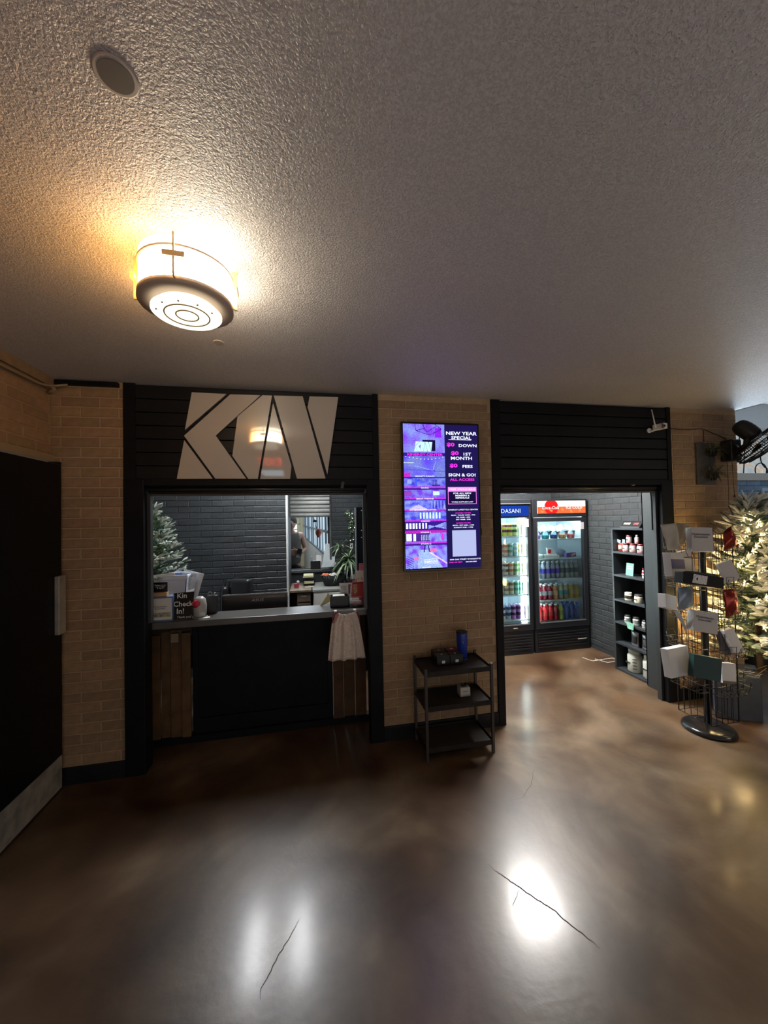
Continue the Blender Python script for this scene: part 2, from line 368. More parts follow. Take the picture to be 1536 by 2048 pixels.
def roller(x0, x1, label, loc):
    t = thing('rolled_shutter', label, 'shutter', loc)
    prof = []
    mb = MB().box(x0, x1, .04, .16, 1.775, 1.82)
    part('housing', mb, m_black, t)
    mb = MB()
    for k, (z, r) in enumerate(((1.768, .012), (1.752, .010))): mb.tube([(x0+.01, .03+.012*k, z), (x1-.01, .03+.012*k, z)], r, 10)
    part('curtain', mb, mat('shutter_black', (.03, .03, .032), .3), t)
    part('bottom_bar', MB().box(x0+.012, x1-.012, .03, .062, 1.728, 1.742), mat('shutter_bar', (.05, .05, .052), .25), t, bevel=.003)
    for x in (x0, x1-.022): part('guide_rail', MB().box(x, x+.022, .03, .07, .0 if 0 else .92 if x1 < 1 else 0, 1.74), mat('rail_grey', (.045, .05, .053), .35, .3), t, bevel=.002)
roller(-1.018, .395, 'black roller shutter rolled up under the header over the office counter', (-.3, .08, 1.73))
roller(1.412, 2.862, 'black roller shutter rolled up over the drinks alcove opening', (2.1, .08, 1.73))
mb = MB().obox(P(1, -.02, 685, 970), (.02, .012, .045), (0, .25, 0))
single('latch_tab', mb, m_darkgrey, 'small grey latch tab hanging at the right end of the counter header', 'latch', P(1, -.02, 685, 970))

# --- office shell
m_offwall = mat('charcoal_wall', (.055, .062, .07), .5, noise=.15, bump=.3)
wob = struct('wall_office_back', MB().box(-3.2, -.246, 1.504, 1.62, 0, H), m_dkmortar)
bricks(wob, (-1.62, 1.504, 0), (1, 0, 0), 1.374, .66, 1.93, m_dkbrick, course=.0622, phase=.1)
struct('trim_9', MB().box(-.246, -.228, 1.492, 1.63, 0, H), mat('corner_bead', (.62, .64, .64), .5))
wos = struct('wall_office_far', MB().box(-.246, .26, 2.504, 2.6, 0, .905).box(.26, 1.2, 2.504, 2.6, 0, H).box(-.246, .26, 2.504, 2.6, 1.76, H), m_dkmortar)
bricks(wos, (.29, 2.504, 0), (1, 0, 0), .56, .6, 2.05, m_dkbrick, phase=.05)
struct('wall_office_right', MB().box(.86, 1.0, .3, 2.5, 0, H).box(XB-.002, 1.354, .27, .3, 0, H), m_offwall)
struct('trim_13', MB().box(XB-.006, XB, .10, .30, 0, H).box(XA, XA+.006, .10, .30, 0, H).box(XC, XC+.006, .10, .30, 0, H), mat('jamb_slate'))
struct('wall_kiosk_left', MB().box(1.30, 1.354, .3, 1.95, 0, H), m_offwall)
struct('wall_office_left', MB().box(-3.2, -3.1, .3, 1.504, 0, H).box(-.30, -.246, 1.62, 2.504, 0, H), m_offwall)
struct('trim_10', MB().box(.26, .285, 2.49, 2.61, .905, 1.76).box(-.246, .30, 2.47, 2.62, .868, .905), mat('frame_grey', (.10, .11, .115), .4), bevel=.004)
struct('wall_kiosk_back', MB().box(1.354, 3.4, 1.95, 2.05, 0, H), m_offwall)
wkr = struct('wall_kiosk_right', MB().box(3.224, 3.4, .3, 1.95, 0, H).box(2.976, 3.4, .28, .30, 0, H), m_dkmortar)
bricks(wkr, (3.224, 1.95, 0), (0, -1, 0), 1.66, .05, 1.98, mat('slate_painted_brick', (.036, .042, .045), .42, noise=.2, nscale=15, bump=.7, bscale=70, rnd=.14), course=.0622, L=.212)
# --- corridor beyond the pass-through
m_cream = mat('cream_paint', (.62, .54, .36), .6)
struct('wall_corridor_back', MB().box(-1.9, 1.2, 11.2, 11.3, 0, H), m_cream)
struct('wall_corridor_left', MB().box(-2.0, -1.9, 1.6, 11.3, 0, H), mat('corridor_white', (.6, .58, .52), .7))

# --- bay on the far right: blue brick, stained glass window
wb = struct('wall_bay', MB().box(3.3, 9, 1.004, 1.12, 0, 1.93).box(3.3, 9, 1.004, 1.12, 2.55, 2.9), m_bluemortar)
bricks(wb, (4.0, 1.004, 0), (1, 0, 0), 2.4, 1.0, 1.93, m_bluebrick, course=.067, L=.22)
struct('trim_11', MB().box(3.7, 9, .985, 1.03, 1.93, 2.02).box(3.7, 9, .985, 1.03, 2.49, 2.58), mat('bay_trim', (.50, .50, .47), .5), bevel=.004)
struct('trim_12', MB().box(3.69, 9, .99, 1.0, 2.58, 2.9), m_bayceil)
struct('wall_bay_left', MB().box(3.55, 3.672, .30, 1.004, 0, H), m_offwall)
struct('wall_right', MB().box(8.9, 9, -7.2, 1.2, 0, 2.9), mat('hall_wall', (.30, .24, .18), .8))
struct('wall_rear', MB().box(-3.2, 9, -7.2, -7.1, 0, H), mat('hall_wall2', (.16, .13, .10), .8))
struct('wall_left_rear', MB().box(-3.2, -3.1, -7.2, -2, 0, H), mat('hall_wall2'))

# stained glass
def stained():
    m = bpy.data.materials.new('stained_glass'); m.use_nodes = True; nt = m.node_tree; N = nt.nodes; L = nt.links; N.clear()
    o = N.new('ShaderNodeOutputMaterial'); e = N.new('ShaderNodeEmission'); tc = N.new('ShaderNodeTexCoord')
    n = N.new('ShaderNodeTexNoise'); n.inputs['Scale'].default_value = 5; n.inputs['Detail'].default_value = 5; n.inputs['Distortion'].default_value = 1.5
    cr = N.new('ShaderNodeValToRGB'); el = cr.color_ramp.elements; el[0].position = .35; el[0].color = (.40, .48, .52, 1); el[1].position = .66; el[1].color = (.78, .72, .62, 1)
    x = el.new(.5); x.color = (.55, .60, .61, 1); x = el.new(.58); x.color = (.60, .48, .38, 1)
    L.new(tc.outputs['Object'], n.inputs['Vector']); L.new(n.outputs[0], cr.inputs[0]); L.new(cr.outputs[0], e.inputs[0]); e.inputs[1].default_value = .75; L.new(e.outputs[0], o.inputs[0]); return m
w1 = thing('window_1', None, None, (5.6, 1.0, 2.02)); w1['kind'] = 'structure'
part('stained_pane', MB().box(3.7, 8.5, 1.03, 1.04, 2.02, 2.5), stained(), w1)
def circ(c, r, n=20, a0=0, a1=2*PI): return [(c[0]+r*math.cos(a0+(a1-a0)*k/n), 1.025, c[1]+r*math.sin(a0+(a1-a0)*k/n)) for k in range(n+1)]
mb = MB()
for c, r in (((5.62, 2.22), .15), ((5.47, 2.06), .09), ((5.62, 2.03), .05), ((5.9, 2.1), .16), ((5.25, 2.42), .1)): mb.tube(circ(c, r), .006, 6)
for x in (5.2, 6.2, 7.2): mb.tube([(x, 1.025, 2.02), (x+.05, 1.025, 2.5)], .006, 6)
part('lead_line', mb, m_void, w1)
mb = MB().box(5.42, 5.9, .985, 1.0, 1.2, 1.84).box(5.46, 5.86, .98, .985, 1.25, 1.80, 1)
t = single('wall_sign_board', mb, [mat('pale_blue_frame', (.45, .58, .7), .5), mat('slate_blue', (.12, .18, .27), .5)], 'pale blue framed board on the blue brick wall at the right edge', 'board', (5.65, 1, 1.2))

# ================================================================= CEILING LAMP etc
def mk_shade():
    m = bpy.data.materials.new('lit_shade'); m.use_nodes = True; nt = m.node_tree; N = nt.nodes; L = nt.links; N.clear()
    o = N.new('ShaderNodeOutputMaterial'); e = N.new('ShaderNodeEmission'); tc = N.new('ShaderNodeTexCoord'); sp = N.new('ShaderNodeSeparateXYZ')
    mr = N.new('ShaderNodeMapRange'); mr.inputs[1].default_value = -.13; mr.inputs[2].default_value = .04
    mx = N.new('ShaderNodeMix'); mx.data_type = 'RGBA'; mx.inputs[6].default_value = (1, .50, .14, 1); mx.inputs[7].default_value = (1, .86, .66, 1)
    L.new(tc.outputs['Object'], sp.inputs[0]); L.new(sp.outputs[0], mr.inputs[0]); L.new(mr.outputs[0], mx.inputs[0]); L.new(mx.outputs[2], e.inputs[0])
    m2 = N.new('ShaderNodeMapRange'); m2.inputs[1].default_value = .01; m2.inputs[2].default_value = .14; m2.inputs[3].default_value = K_LAMP*1.55; m2.inputs[4].default_value = K_LAMP*.30
    L.new(sp.outputs[2], m2.inputs[0]); L.new(m2.outputs[0], e.inputs[1]); L.new(e.outputs[0], o.inputs[0]); return m
LC = V((-.40, -1.235, 0))
lamp = thing('ceiling_lamp', 'round lit drum ceiling lamp with bronze rings and cross clips', 'lamp', (LC.x, LC.y, 2.30))
RL = .142
m_bronze = mat('bronze_trim', (.62, .48, .36), .5, .1)
part('shade', MB().grid(lambda u, v: (LC.x+RL*math.cos(-2*PI*u), LC.y+RL*math.sin(-2*PI*u), H-.001-(H-2.311)*v), 40, 4), mk_shade(), lamp)
part('lower_ring', MB().lathe([(RL-.03, 2.290), (RL+.006, 2.290), (RL+.006, 2.308), (RL-.03, 2.308)], LC, 40), m_bronze, lamp)
part('upper_ring', MB().lathe([(RL+.001, 2.402), (RL+.006, 2.402), (RL+.006, 2.408), (RL+.001, 2.408)], LC, 40), m_bronze, lamp)
df = part('diffuser', MB().lathe([(.001, 2.262), (.105, 2.262), (.11, 2.266), (.11, 2.272), (.085, 2.296)], LC, 40), glow('lamp_diffuser', (1, .90, .70), 1.5), lamp)
for r, m_ in ((.07, 1), (.035, 1)):
    part('diffuser_ring', MB().tube([(LC.x+r*math.cos(q*PI/18), LC.y+r*math.sin(q*PI/18), 2.261) for q in range(37)], .0022, 6), mat('ring_amber', (.42, .30, .12), .6), df)
for k in range(4):
    a = math.radians(-87+90*k); d = V((math.cos(a), math.sin(a), 0)); q = V((-d.y, d.x, 0)); c = LC+d*(RL+.010)
    mb = MB().obox((c.x, c.y, 2.366), (.020, .005, .135), (0, 0, a)).obox((c.x+d.x*.006, c.y+d.y*.006, 2.366), (.012, .062, .017), (0, 0, a))
    part('cross_clip', mb, mat('amber_clip', (.75, .48, .20), .4), lamp)
for k in range(5):
    a = math.radians(-20-35*k); part('screw', MB().lathe([(.003, 2.259), (.003, 2.263)], (LC.x+.092*math.cos(a), LC.y+.092*math.sin(a), 0), 8), m_bronze, lamp)
c = P(2, H, 232, 151)
mb = MB().lathe([(.037, -.002), (.04, 0)], (c.x, c.y, H-.001), 28, mi=0).lathe([(.031, -.003), (.031, -.001)], (c.x, c.y, H-.001), 28, mi=1)
single('ceiling_cover_plate', mb, [mat('plate_ring', (.5, .45, .4), .5), mat('plate_grey', (.10, .09, .085), .6)], 'round grey cover plate on the textured ceiling at upper left', 'cover plate', (c.x, c.y, H-.003))
c = P(2, H, 437, 684)
single('ceiling_disc', MB().lathe([(.022, -.005), (.027, 0)], (c.x, c.y, H-.0005), 24), mat('disc_tan', (.42, .37, .31), .5), 'small plain disc on the ceiling just behind the lamp', 'disc', (c.x, c.y, H-.002))

# back-of-room things seen only as reflections: exit sign and a window
ex = thing('exit_sign', 'red lit exit sign on the ceiling behind the camera', 'sign', (-.50, -2.55, 2.25))
part('sign_body', MB().box(-.68, -.32, -2.58, -2.55, 2.23, 2.42), mat('exit_body', (.05, .045, .04), .6), ex)
text('lettering', 'EXIT', .15, glow('exit_red', (1, .05, .03), 6), ex, (-.50, -2.548, 2.325), xd=(-1, 0, 0), bold=.01)
part('mount', MB().box(-.52, -.48, -2.57, -2.56, 2.42, H), m_darkgrey, ex)
rp_ = thing('rear_ceiling_fixture', 'cool white light fixture on the ceiling behind the camera', 'light', (-.62, -4.3, H-.04))
part('fixture_box', MB().box(-.82, -.42, -4.7, -3.9, H-.04, H), m_white, rp_)
part('fixture_pane', MB().box(-.80, -.44, -4.68, -3.92, H-.045, H-.04), glow('rear_fixture_light', (.55, .85, 1), 2.5), rp_)

# office and alcove light panels
def troffer(x0, x1, y0, y1, label, k, tubes, em):
    t = thing('ceiling_light_panel', label, 'light', ((x0+x1)/2, (y0+y1)/2, H-.06))
    part('housing', MB().box(x0-.03, x1+.03, y0-.03, y1+.03, H-.05, H), m_white, t)
    for a, b in tubes: part('lamp_tube', MB().box(a, b, y0, y1, H-.06, H-.05), glow(em, (.97, .985, 1) if k != K_KIOSK else (1, .965, .92), k), t)
troffer(-.62, -.08, .80, 1.42, 'two tube ceiling light panel inside the office behind the counter', K_OFFICE, ((-.62, -.50), (-.20, -.08)), 'office_tube')
troffer(1.90, 2.40, .28, 1.22, 'ceiling light panel inside the drinks alcove', K_KIOSK, ((1.92, 2.38),), 'kiosk_tube')
area('office_rear_light', (.3, 2.0, 2.38), (0, 0, 0), .6, .5, 9, (.95, .98, 1))

# ================================================================= KAN sign
KAN = [[(387,100),(588,110),(347,317)], [(343,377),(508,601),(300,602)], [(610,112),(785,117),(525,350),(702,601),(524,601),(342,352)],
       [(797,117),(852,119),(770,602),(715,602),(622,468),(652,240)], [(858,160),(965,530),(957,602),(783,603)],
       [(862,119),(1030,123),(1162,600),(997,601)], [(1070,124),(1236,128),(1173,577),(1058,185)]]
m_sign = mat('glossy_white_sign', (.50, .45, .40), .04, spec=.9, coat=.6)
sg = thing('letter_sign', 'large glossy white angular KAN letter sign on the black slat header', 'sign', (-.32, -.02, 1.83))
for k, poly in enumerate(KAN):
    pts = [P(1, -.026, 250+a/2.898, 750+b/2.898) for a, b in poly]
    part('sign_panel', MB().prism([(p.x, -.026, p.z) for p in pts], (0, .014, 0)), m_sign, sg)
m_mirror = mat('dark_mirror_infill', (.10, .09, .08), .06, spec=.8, coat=.5)
KX = lambda a: (a-300)/936; KZ = lambda b: (602-b)/936
def kan_logo(mb, o, xd, yd, n, size, th=.0006, mi=0):
    o = V(o); xd = V(xd); yd = V(yd); n = V(n)
    for poly in KAN: mb.prism([o+xd*(KX(a)*size)+yd*(KZ(b)*size) for a, b in poly], n*th, mi)
    return mb

# ================================================================= OFFICE
def bx(x0, y0, x1, y1, Y, dep, zb=None):
    """corners of a real box whose front face lies at depth Y behind the wall line"""
    a = P(1, Y, x0, (y0+y1)/2); b = P(1, Y, x1, (y0+y1)/2); t = P(1, Y, (x0+x1)/2, y0).z; u = P(1, Y, (x0+x1)/2, y1).z
    return a.x, b.x, Y, Y+dep, (u if zb is None else zb), t
ZC = .90; ZD = .74
m_ctop = mat('dark_laminate', (.085, .083, .08), .32, noise=.2, nscale=8)
cn = thing('counter', 'black panelled counter with grey top in the office hatch', 'counter', (-.33, .3, 0))
part('counter_top', MB().box(-1.10, .47, .105, .34, .856, ZC), m_ctop, cn, bevel=.004)
part('front_panel', MB().box(-.835, .155, .325, .345, .05, .856), m_black, cn)
part('bottom_rail', MB().box(-.835, .155, .305, .325, .05, .155), m_black, cn, bevel=.004)
part('side_stile', MB().box(-.835, -.80, .31, .325, .155, .856), m_black, cn); part('side_stile', MB().box(.12, .155, .31, .325, .155, .856), m_black, cn)
part('plinth', MB().box(-1.10, .47, .285, .35, 0, .05), m_black, cn)
part('top_rail', MB().box(-1.10, .47, .346, .36, .5, .856), m_black, cn)
m_wood = mat('raw_plank', (.11, .058, .022), .7, noise=.4, nscale=9, bump=.5, rnd=.18)
def planks(label, xs, z0, z1, loc, extra=None):
    t = thing('plank_panel', label, 'wood panel', loc)
    for k in range(len(xs)-1):
        dy = (.0, .016, .006, -.008)[k % 4]
        part('plank', MB().box(xs[k]+.001, xs[k+1]-.003, .275+dy, .298+dy, z0, z1+(.0, .02, .03, .01)[k % 4]), m_wood, t, bevel=.002)
    part('top_block', MB().box(xs[0], xs[-1], .295, .33, z1-.02, .855), mat('plank_dark', (.05, .03, .018), .8), t)  # darker block above the plank tops, up to the counter underside
    if extra: part('paper_tag', MB().box(xs[2]+.01, xs[2]+.06, .262, .264, z1-.05, z1+.01), mat('kraft', (.32, .24, .15), .8), t)
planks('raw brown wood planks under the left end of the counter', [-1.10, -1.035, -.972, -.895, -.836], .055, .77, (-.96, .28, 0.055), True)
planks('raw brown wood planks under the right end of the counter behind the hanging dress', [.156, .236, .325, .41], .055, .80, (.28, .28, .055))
# lower work desk behind the counter
m_desk = mat('desk_laminate', (.10, .095, .09), .5)
dk = thing('work_desk', 'low dark work desk behind the counter carrying the monitor', 'desk', (-.5, .7, 0))
part('desk_top', MB().box(-1.13, .1, .375, .86, ZD-.03, ZD), m_desk, dk, bevel=.003)
for x in (-1.11, .06):
    for y in (.38, .82): part('leg', MB().box(x, x+.03, y, y+.03, 0, ZD-.03), m_black, dk)
# monitor
x0, x1, _, _, zb, zt = bx(442, 1187, 575, 1228, .45, 0)
zt = P(1, .45, 508, 1189).z
mo = thing('monitor', 'wide black monitor seen from behind with pale top edge', 'monitor', ((x0+x1)/2, .5, ZD))
zb = zt-.30
part('back_shell', MB().prism([(x0+.004, .462, zb), (x1-.004, .462, zb), (x1-.02, .45, zb+.05), (x1-.02, .45, zt-.03), (x1-.004, .462, zt-.004), (x0+.004, .462, zt-.004), (x0+.02, .45, zt-.03), (x0+.02, .45, zb+.05)], (0, .01, 0)).box(x0+.004, x1-.004, .458, .49, zb, zt-.004), mat('monitor_black', (.02, .02, .021), .35), mo)
part('bezel', MB().box(x0, x1, .49, .50, zb-.003, zt), mat('bezel_grey', (.30, .30, .30), .35), mo)
part('stand', MB().box((x0+x1)/2-.03, (x0+x1)/2+.03, .50, .53, ZD+.01, zb+.12), m_black, mo)
part('stand_foot', MB().box((x0+x1)/2-.11, (x0+x1)/2+.11, .42, .62, ZD, ZD+.012), m_black, mo)
text('lettering', 'ASUS', .028, mat('logo_silver', (.35, .35, .35), .3, .8), mo, ((x0+x1)/2+.02, .4485, zt-.045), sx=1.4, shear=.2)
# office chair
m_leather = mat('black_leather', (.016, .016, .018), .3, bump=.15)
cx = P(1, 1.2, 476, 1170).x; zt = P(1, 1.2, 490, 1156).z
ch = thing('office_chair', 'black leather office chair behind the counter monitor', 'chair', (cx, 1.15, 0))
R20 = (0, 0, -.30)
part('backrest', MB().obox((cx, 1.24, zt-.33), (.27, .08, .62), R20), m_leather, ch, bevel=.034)
part('headrest', MB().obox((cx+.025, 1.205, zt-.09), (.21, .10, .17), R20), m_leather, ch, bevel=.035)
part('side_bolster', MB().obox((cx-.115, 1.2, zt-.25), (.075, .11, .36), R20), m_leather, ch, bevel=.033)
part('seat', MB().obox((cx-.03, 1.08, .47), (.46, .44, .09), R20), m_leather, ch, bevel=.03)
for s in (-1, 1): part('armrest', MB().tube([(cx+s*.2, 1.2, .66), (cx+s*.21, 1.15, .68), (cx-.03+s*.23, .96, .68), (cx-.03+s*.23, .93, .64), (cx-.03+s*.21, 1.0, .45)], .018, 8), m_blackplastic, ch)
part('gas_post', MB().lathe([(.03, .1), (.03, .3), (.02, .3), (.02, .44)], (cx-.03, 1.1, 0), 12), m_chrome, ch)
for k in range(5):
    a = 2*PI*k/5+.3; lg = part('base_leg', MB().tube([(cx-.03, 1.1, .12), (cx-.03+.24*math.cos(a), 1.1+.24*math.sin(a), .07)], [.025, .015], 8), m_blackplastic, ch)
    part('caster', MB().lathe([(.028, -.012), (.028, .012)], (cx-.03+.24*math.cos(a), 1.1+.24*math.sin(a), .028), 12, Matrix.Rotation(PI/2, 3, 'X')), m_blackplastic, lg)

# spruce trees
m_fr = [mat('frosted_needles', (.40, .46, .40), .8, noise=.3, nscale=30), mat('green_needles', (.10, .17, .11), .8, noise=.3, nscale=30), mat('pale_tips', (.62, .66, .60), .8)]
m_bark = mat('tree_bark', (.07, .045, .03), .9)
def spruce(mb, c, z0, z1, R, nb, skip, seed, fl=.055, fr_=.0075, mixw=(5, 3, 3)):
    rnd = random.Random(seed); c = V(c)
    for i in range(nb):
        t = (i+.5)/nb; t = t**.85; z = z0+(z1-z0)*t; rad = R*(1-t)**.85+.02; a = i*2.39996+rnd.uniform(-.3, .3)
        d = V((math.cos(a), math.sin(a), .18+.35*t)); ln = rad*rnd.uniform(.8, 1.1); base = V((c.x, c.y, z))
        nf = max(3, int(ln/.028)); droop = rnd.uniform(-.05, .06)
        q = V((-d.y, d.x, 0)).normalized()
        for k in range(nf):
            s = (k+1)/nf; p = base+d*(ln*s)+V((0, 0, -droop*s*s))
            if skip(p): continue
            for sd in ((-1, 1) if k < nf-1 else (-1, 0, 1)):
                if rnd.random() < .12 and sd: continue
                dd = (d.normalized()*rnd.uniform(.55, .9)+q*sd*rnd.uniform(.5, .8)+V((0, 0, rnd.uniform(-.15, .35)))).normalized()
                L_ = fl*rnd.uniform(.7, 1.3)*(.8+.4*s); e = p+dd*L_
                if skip(e): continue
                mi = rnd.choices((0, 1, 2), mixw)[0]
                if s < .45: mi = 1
                w_ = fr_*rnd.uniform(.8, 1.2)
                mb.tube([p, p.lerp(e, .5)+V((0, 0, .003)), e], [w_*.7, w_, w_*.35], 5, mi, sm=False)
                # needles as small slivers standing off the twig
                for _ in range(5):
                    b0 = p.lerp(e, rnd.uniform(.1, .95)); nd = (dd*.8+V((rnd.uniform(-1, 1), rnd.uniform(-1, 1), rnd.uniform(-1, 1)))).normalized()*w_*2.2
                    o_ = nd.orthogonal().normalized()*w_*.28
                    mb.add([b0+o_, b0-o_, b0+nd], [(0, 1, 2)], mi)
tc = P(1, .63, 308, 1100)
st = thing('small_christmas_tree', 'small frosted green christmas tree at the left end of the office desk', 'christmas tree', (tc.x, .63, ZD))
part('pot', MB().lathe([(.06, ZD), (.08, ZD+.13), (.07, ZD+.13)], (tc.x, .63, 0), 20), m_darkgrey, st)
part('trunk', MB().tube([(tc.x, .63, ZD+.12), (tc.x-.02, .63, 1.62)], [.014, .005], 8), m_bark, st)
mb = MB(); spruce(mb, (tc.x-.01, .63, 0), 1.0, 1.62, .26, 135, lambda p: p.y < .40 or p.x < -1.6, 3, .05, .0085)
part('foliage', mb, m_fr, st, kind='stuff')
# items along the counter, left end
x0, x1, a, b, z0, z1 = bx(303, 1194, 345, 1245, .135, .075, ZC)
m_boxw = mat('carton_white', (.62, .64, .62), .5); m_boxb = mat('carton_blue', (.10, .16, .33), .5)
bxm = thing('vitamin_carton', 'white and blue carton at the left end of the counter', 'box', ((x0+x1)/2, .17, ZC))
part('carton_body', MB().box(x0-.03, x1, a+.0015, b, z0, z1), m_boxb, bxm)
part('front_label', MB().box(x0-.022, x1-.004, a, a+.0015, z0+.012, z1-.01), m_boxw, bxm)
text('lettering', 'Multivitamin\nEssentials', .0165, m_darkgrey, bxm, (x0+.052, a-.0004, z1-.07), align='CENTER')
part('label_band', MB().box(x0-.01, x1-.012, a-.0006, a, z0+.03, z0+.06), mat('olive_band', (.30, .31, .22), .6, noise=.5, nscale=60), bxm)
wx0, wx1, _, _, wz0, wz1 = bx(303, 1186, 333, 1197, .14, .05, z1)
wb_ = thing('chalk_card', 'little black chalk card in a wooden block on top of the vitamin carton', 'card stand', ((wx0+wx1)/2, .17, z1))
part('wood_block', MB().box(wx0, wx1, .145, .185, z1+.0005, z1+.028), mat('light_wood', (.45, .28, .14), .6, noise=.2), wb_, bevel=.002)
cz = P(1, .16, 318, 1165).z
part('card', MB().box(wx0+.004, wx1-.002, .163, .167, z1+.02, cz), m_blackgloss, wb_)
text('lettering', 'Follow us on\nour socials\n& say hi', .013, m_paper, wb_, ((wx0+wx1)/2, .1625, (z1+.035+cz)/2))
# pen cup
px_ = P(1, .24, 299, 1190).x
pc = thing('pen_cup', 'dark pen cup behind the left post holding an orange pencil', 'pen cup', (px_, .27, ZC))
part('cup', MB().lathe([(.03, ZC), (.033, ZC+.13), (.029, ZC+.13), (.028, ZC+.02)], (px_, .27, 0), 16), m_blackplastic, pc)
for k, (dx, dz, mm) in enumerate(((-.005, .30, mat('orange_pencil', (.8, .35, .08), .5)), (.012, .22, m_white), (-.015, .24, m_paper), (.02, .20, m_white))):
    part('pen', MB().tube([(px_+dx*.3, .27, ZC+.03), (px_+dx, .265+.004*k, ZC+dz)], .0055, 7), mm, pc)
part('cap', MB().obox((px_+.02, .265, ZC+.20), (.03, .03, .035)), m_white, pc, bevel=.008)
# hand lettered sign
x0, x1, a, b, z0, z1 = bx(345, 1185, 387, 1238, .16, .06, ZC)
hs = thing('check_in_sign', 'black hand lettered Kin Check In sign standing on the counter', 'sign', ((x0+x1)/2, .18, ZC))
part('board', MB().prism([(x0+.004, .16, ZC+.002), (x1-.01, .16, ZC+.002), (x1, .18, z1), (x0+.002, .18, z1-.006)], (0, .004, 0)), m_blackgloss, hs, bevel=.001)
part('easel_back', MB().prism([(x0+.02, .235, ZC+.002), (x1-.02, .235, ZC+.002), (x1-.02, .186, z1-.02), (x0+.02, .186, z1-.02)], (0, .003, 0)), m_blackgloss, hs)
m_chalk = mat('chalk_white', (.75, .75, .75), .7)
W_ = x1-x0; Hh = z1-ZC; tilt = V((0, .02, Hh)).normalized()
def onb(u, v): return V((x0+W_*u, .1585+.02*v, ZC+Hh*v))
for s, u, v, sz in (('Kin', .42, .86, .047), ('Check', .48, .56, .047), ('In!', .36, .30, .050), ('Thank you!', .55, .09, .02)):
    text('lettering', s, sz, m_chalk, hs, onb(u, v), yd=tilt, bold=.03 if sz > .03 else 0)
# scanner
c = P(1, .2, 400, 1230)
sc_ = thing('card_reader', 'grey rounded card reader with a shiny red dome on the counter', 'card reader', (c.x, .2, ZC))
part('body', MB().lathe([(.028, ZC), (.042, ZC+.02), (.045, ZC+.08), (.036, ZC+.125), (.02, ZC+.14)], (c.x, .2, 0), 20), mat('reader_grey', (.40, .40, .38), .35), sc_)
part('dome', MB().lathe([(.001, .022), (.014, .02), (.026, .012), (.03, 0), (.026, -.012)], (c.x-.012, .172, ZC+.095), 20, Matrix.Rotation(PI/2, 3, 'X')), mat('red_dome', (.55, .03, .07), .12), sc_)
part('stand_plate', MB().lathe([(.05, ZC), (.05, ZC+.005)], (c.x, .2, 0), 20), mat('clear_grey', (.35, .36, .36), .2), sc_)
x0, x1, a, b, z0, z1 = bx(411, 1192, 433, 1228, .27, .06, ZC)
bs = thing('headset_box', 'narrow black box with a ring clip on top beside the card reader', 'box', ((x0+x1)/2, .29, ZC))
part('box_body', MB().box(x0, x1, a, b, ZC, z1), m_blackplastic, bs, bevel=.004)
part('ring_clip', MB().tube([((x0+x1)/2-.012+.013*math.cos(t*.5236), .29, z1+.013+.013*math.sin(t*.5236)) for t in range(13)], .003, 6), mat('ring_grey', (.25, .25, .26), .3, .5), bs)
part('pen_stub', MB().tube([(x1-.03, .29, z1), (x1-.012, .285, z1+.02)], .004, 6), m_steel, bs)
single('loose_card', MB().obox((P(2, ZC, 412, 1233).x, .165, ZC+.0015), (.07, .035, .002), (0, 0, .3)), m_white, 'small white card lying on the counter in front of the card reader', 'card', (P(2, ZC, 412, 1233).x, .165, ZC))
# paper bin
x0, x1, a, b, z0, z1 = bx(316, 1152, 374, 1190, .48, .2, ZD)
m_bin = mat('bin_white', (.60, .66, .78), .45)
bn = thing('paper_bin', 'pale blue white plastic bin full of folders in front of the small tree', 'bin', ((x0+x1)/2, .56, ZD))
mb = MB()
for (u0, u1, v0, v1) in ((0, 1, 0, .015), (0, 1, .14, .155)): mb.prism([(x0+.03, .48+v0, ZD), (x1-.03, .48+v0, ZD), (x1, .48+v0, z1), (x0, .48+v0, z1)], (0, .012, 0))
mb.prism([(x0+.03, .48, ZD), (x0+.035, .48, ZD), (x0+.006, .48, z1), (x0, .48, z1)], (0, .16, 0)).prism([(x1-.035, .48, ZD), (x1-.03, .48, ZD), (x1, .48, z1), (x1-.006, .48, z1)], (0, .16, 0))
mb.box(x0+.03, x1-.03, .48, .64, ZD, ZD+.006)
part('bin_shell', mb, m_bin, bn)
part('rim', MB().box(x0-.006, x1+.006, .472, .484, z1-.03, z1+.004).box(x0-.006, x0+.004, .484, .65, z1-.02, z1+.004).box(x1-.004, x1+.006, .484, .65, z1-.02, z1+.004), m_bin, bn, bevel=.003)
for k in range(5):
    xx = x0+.03+.035*k; part('folder', MB().obox((xx+.02, .50+.025*k, z1-.09), (.15, .003, .22), (.15, .1*k-.1, 0)), (m_paper, mat('folder_blue', (.12, .2, .45), .6), m_paper, m_bin, m_paper)[k], bn)
part('loose_sheet', MB().prism([(x1+.01, .50, z1-.17), (x1+.045, .50, z1-.02), (x1+.03, .50, z1-.015), (x1-.02, .50, z1-.2)], (0, .003, 0)), m_paper, bn)
q0 = P(1, .42, 352, 1189); q1 = P(1, .42, 388, 1178)
single('paper_sheet', MB().prism([(q0.x, .39, ZC+.02+.0), (q1.x-.03, .36, ZC+.035), (q1.x, .44, q1.z), (q0.x+.06, .47, q0.z+.01)], (0, .0, .003)), m_paper, 'white curled paper sheet poking up behind the hand lettered sign', 'paper', (q0.x+.05, .42, .95))

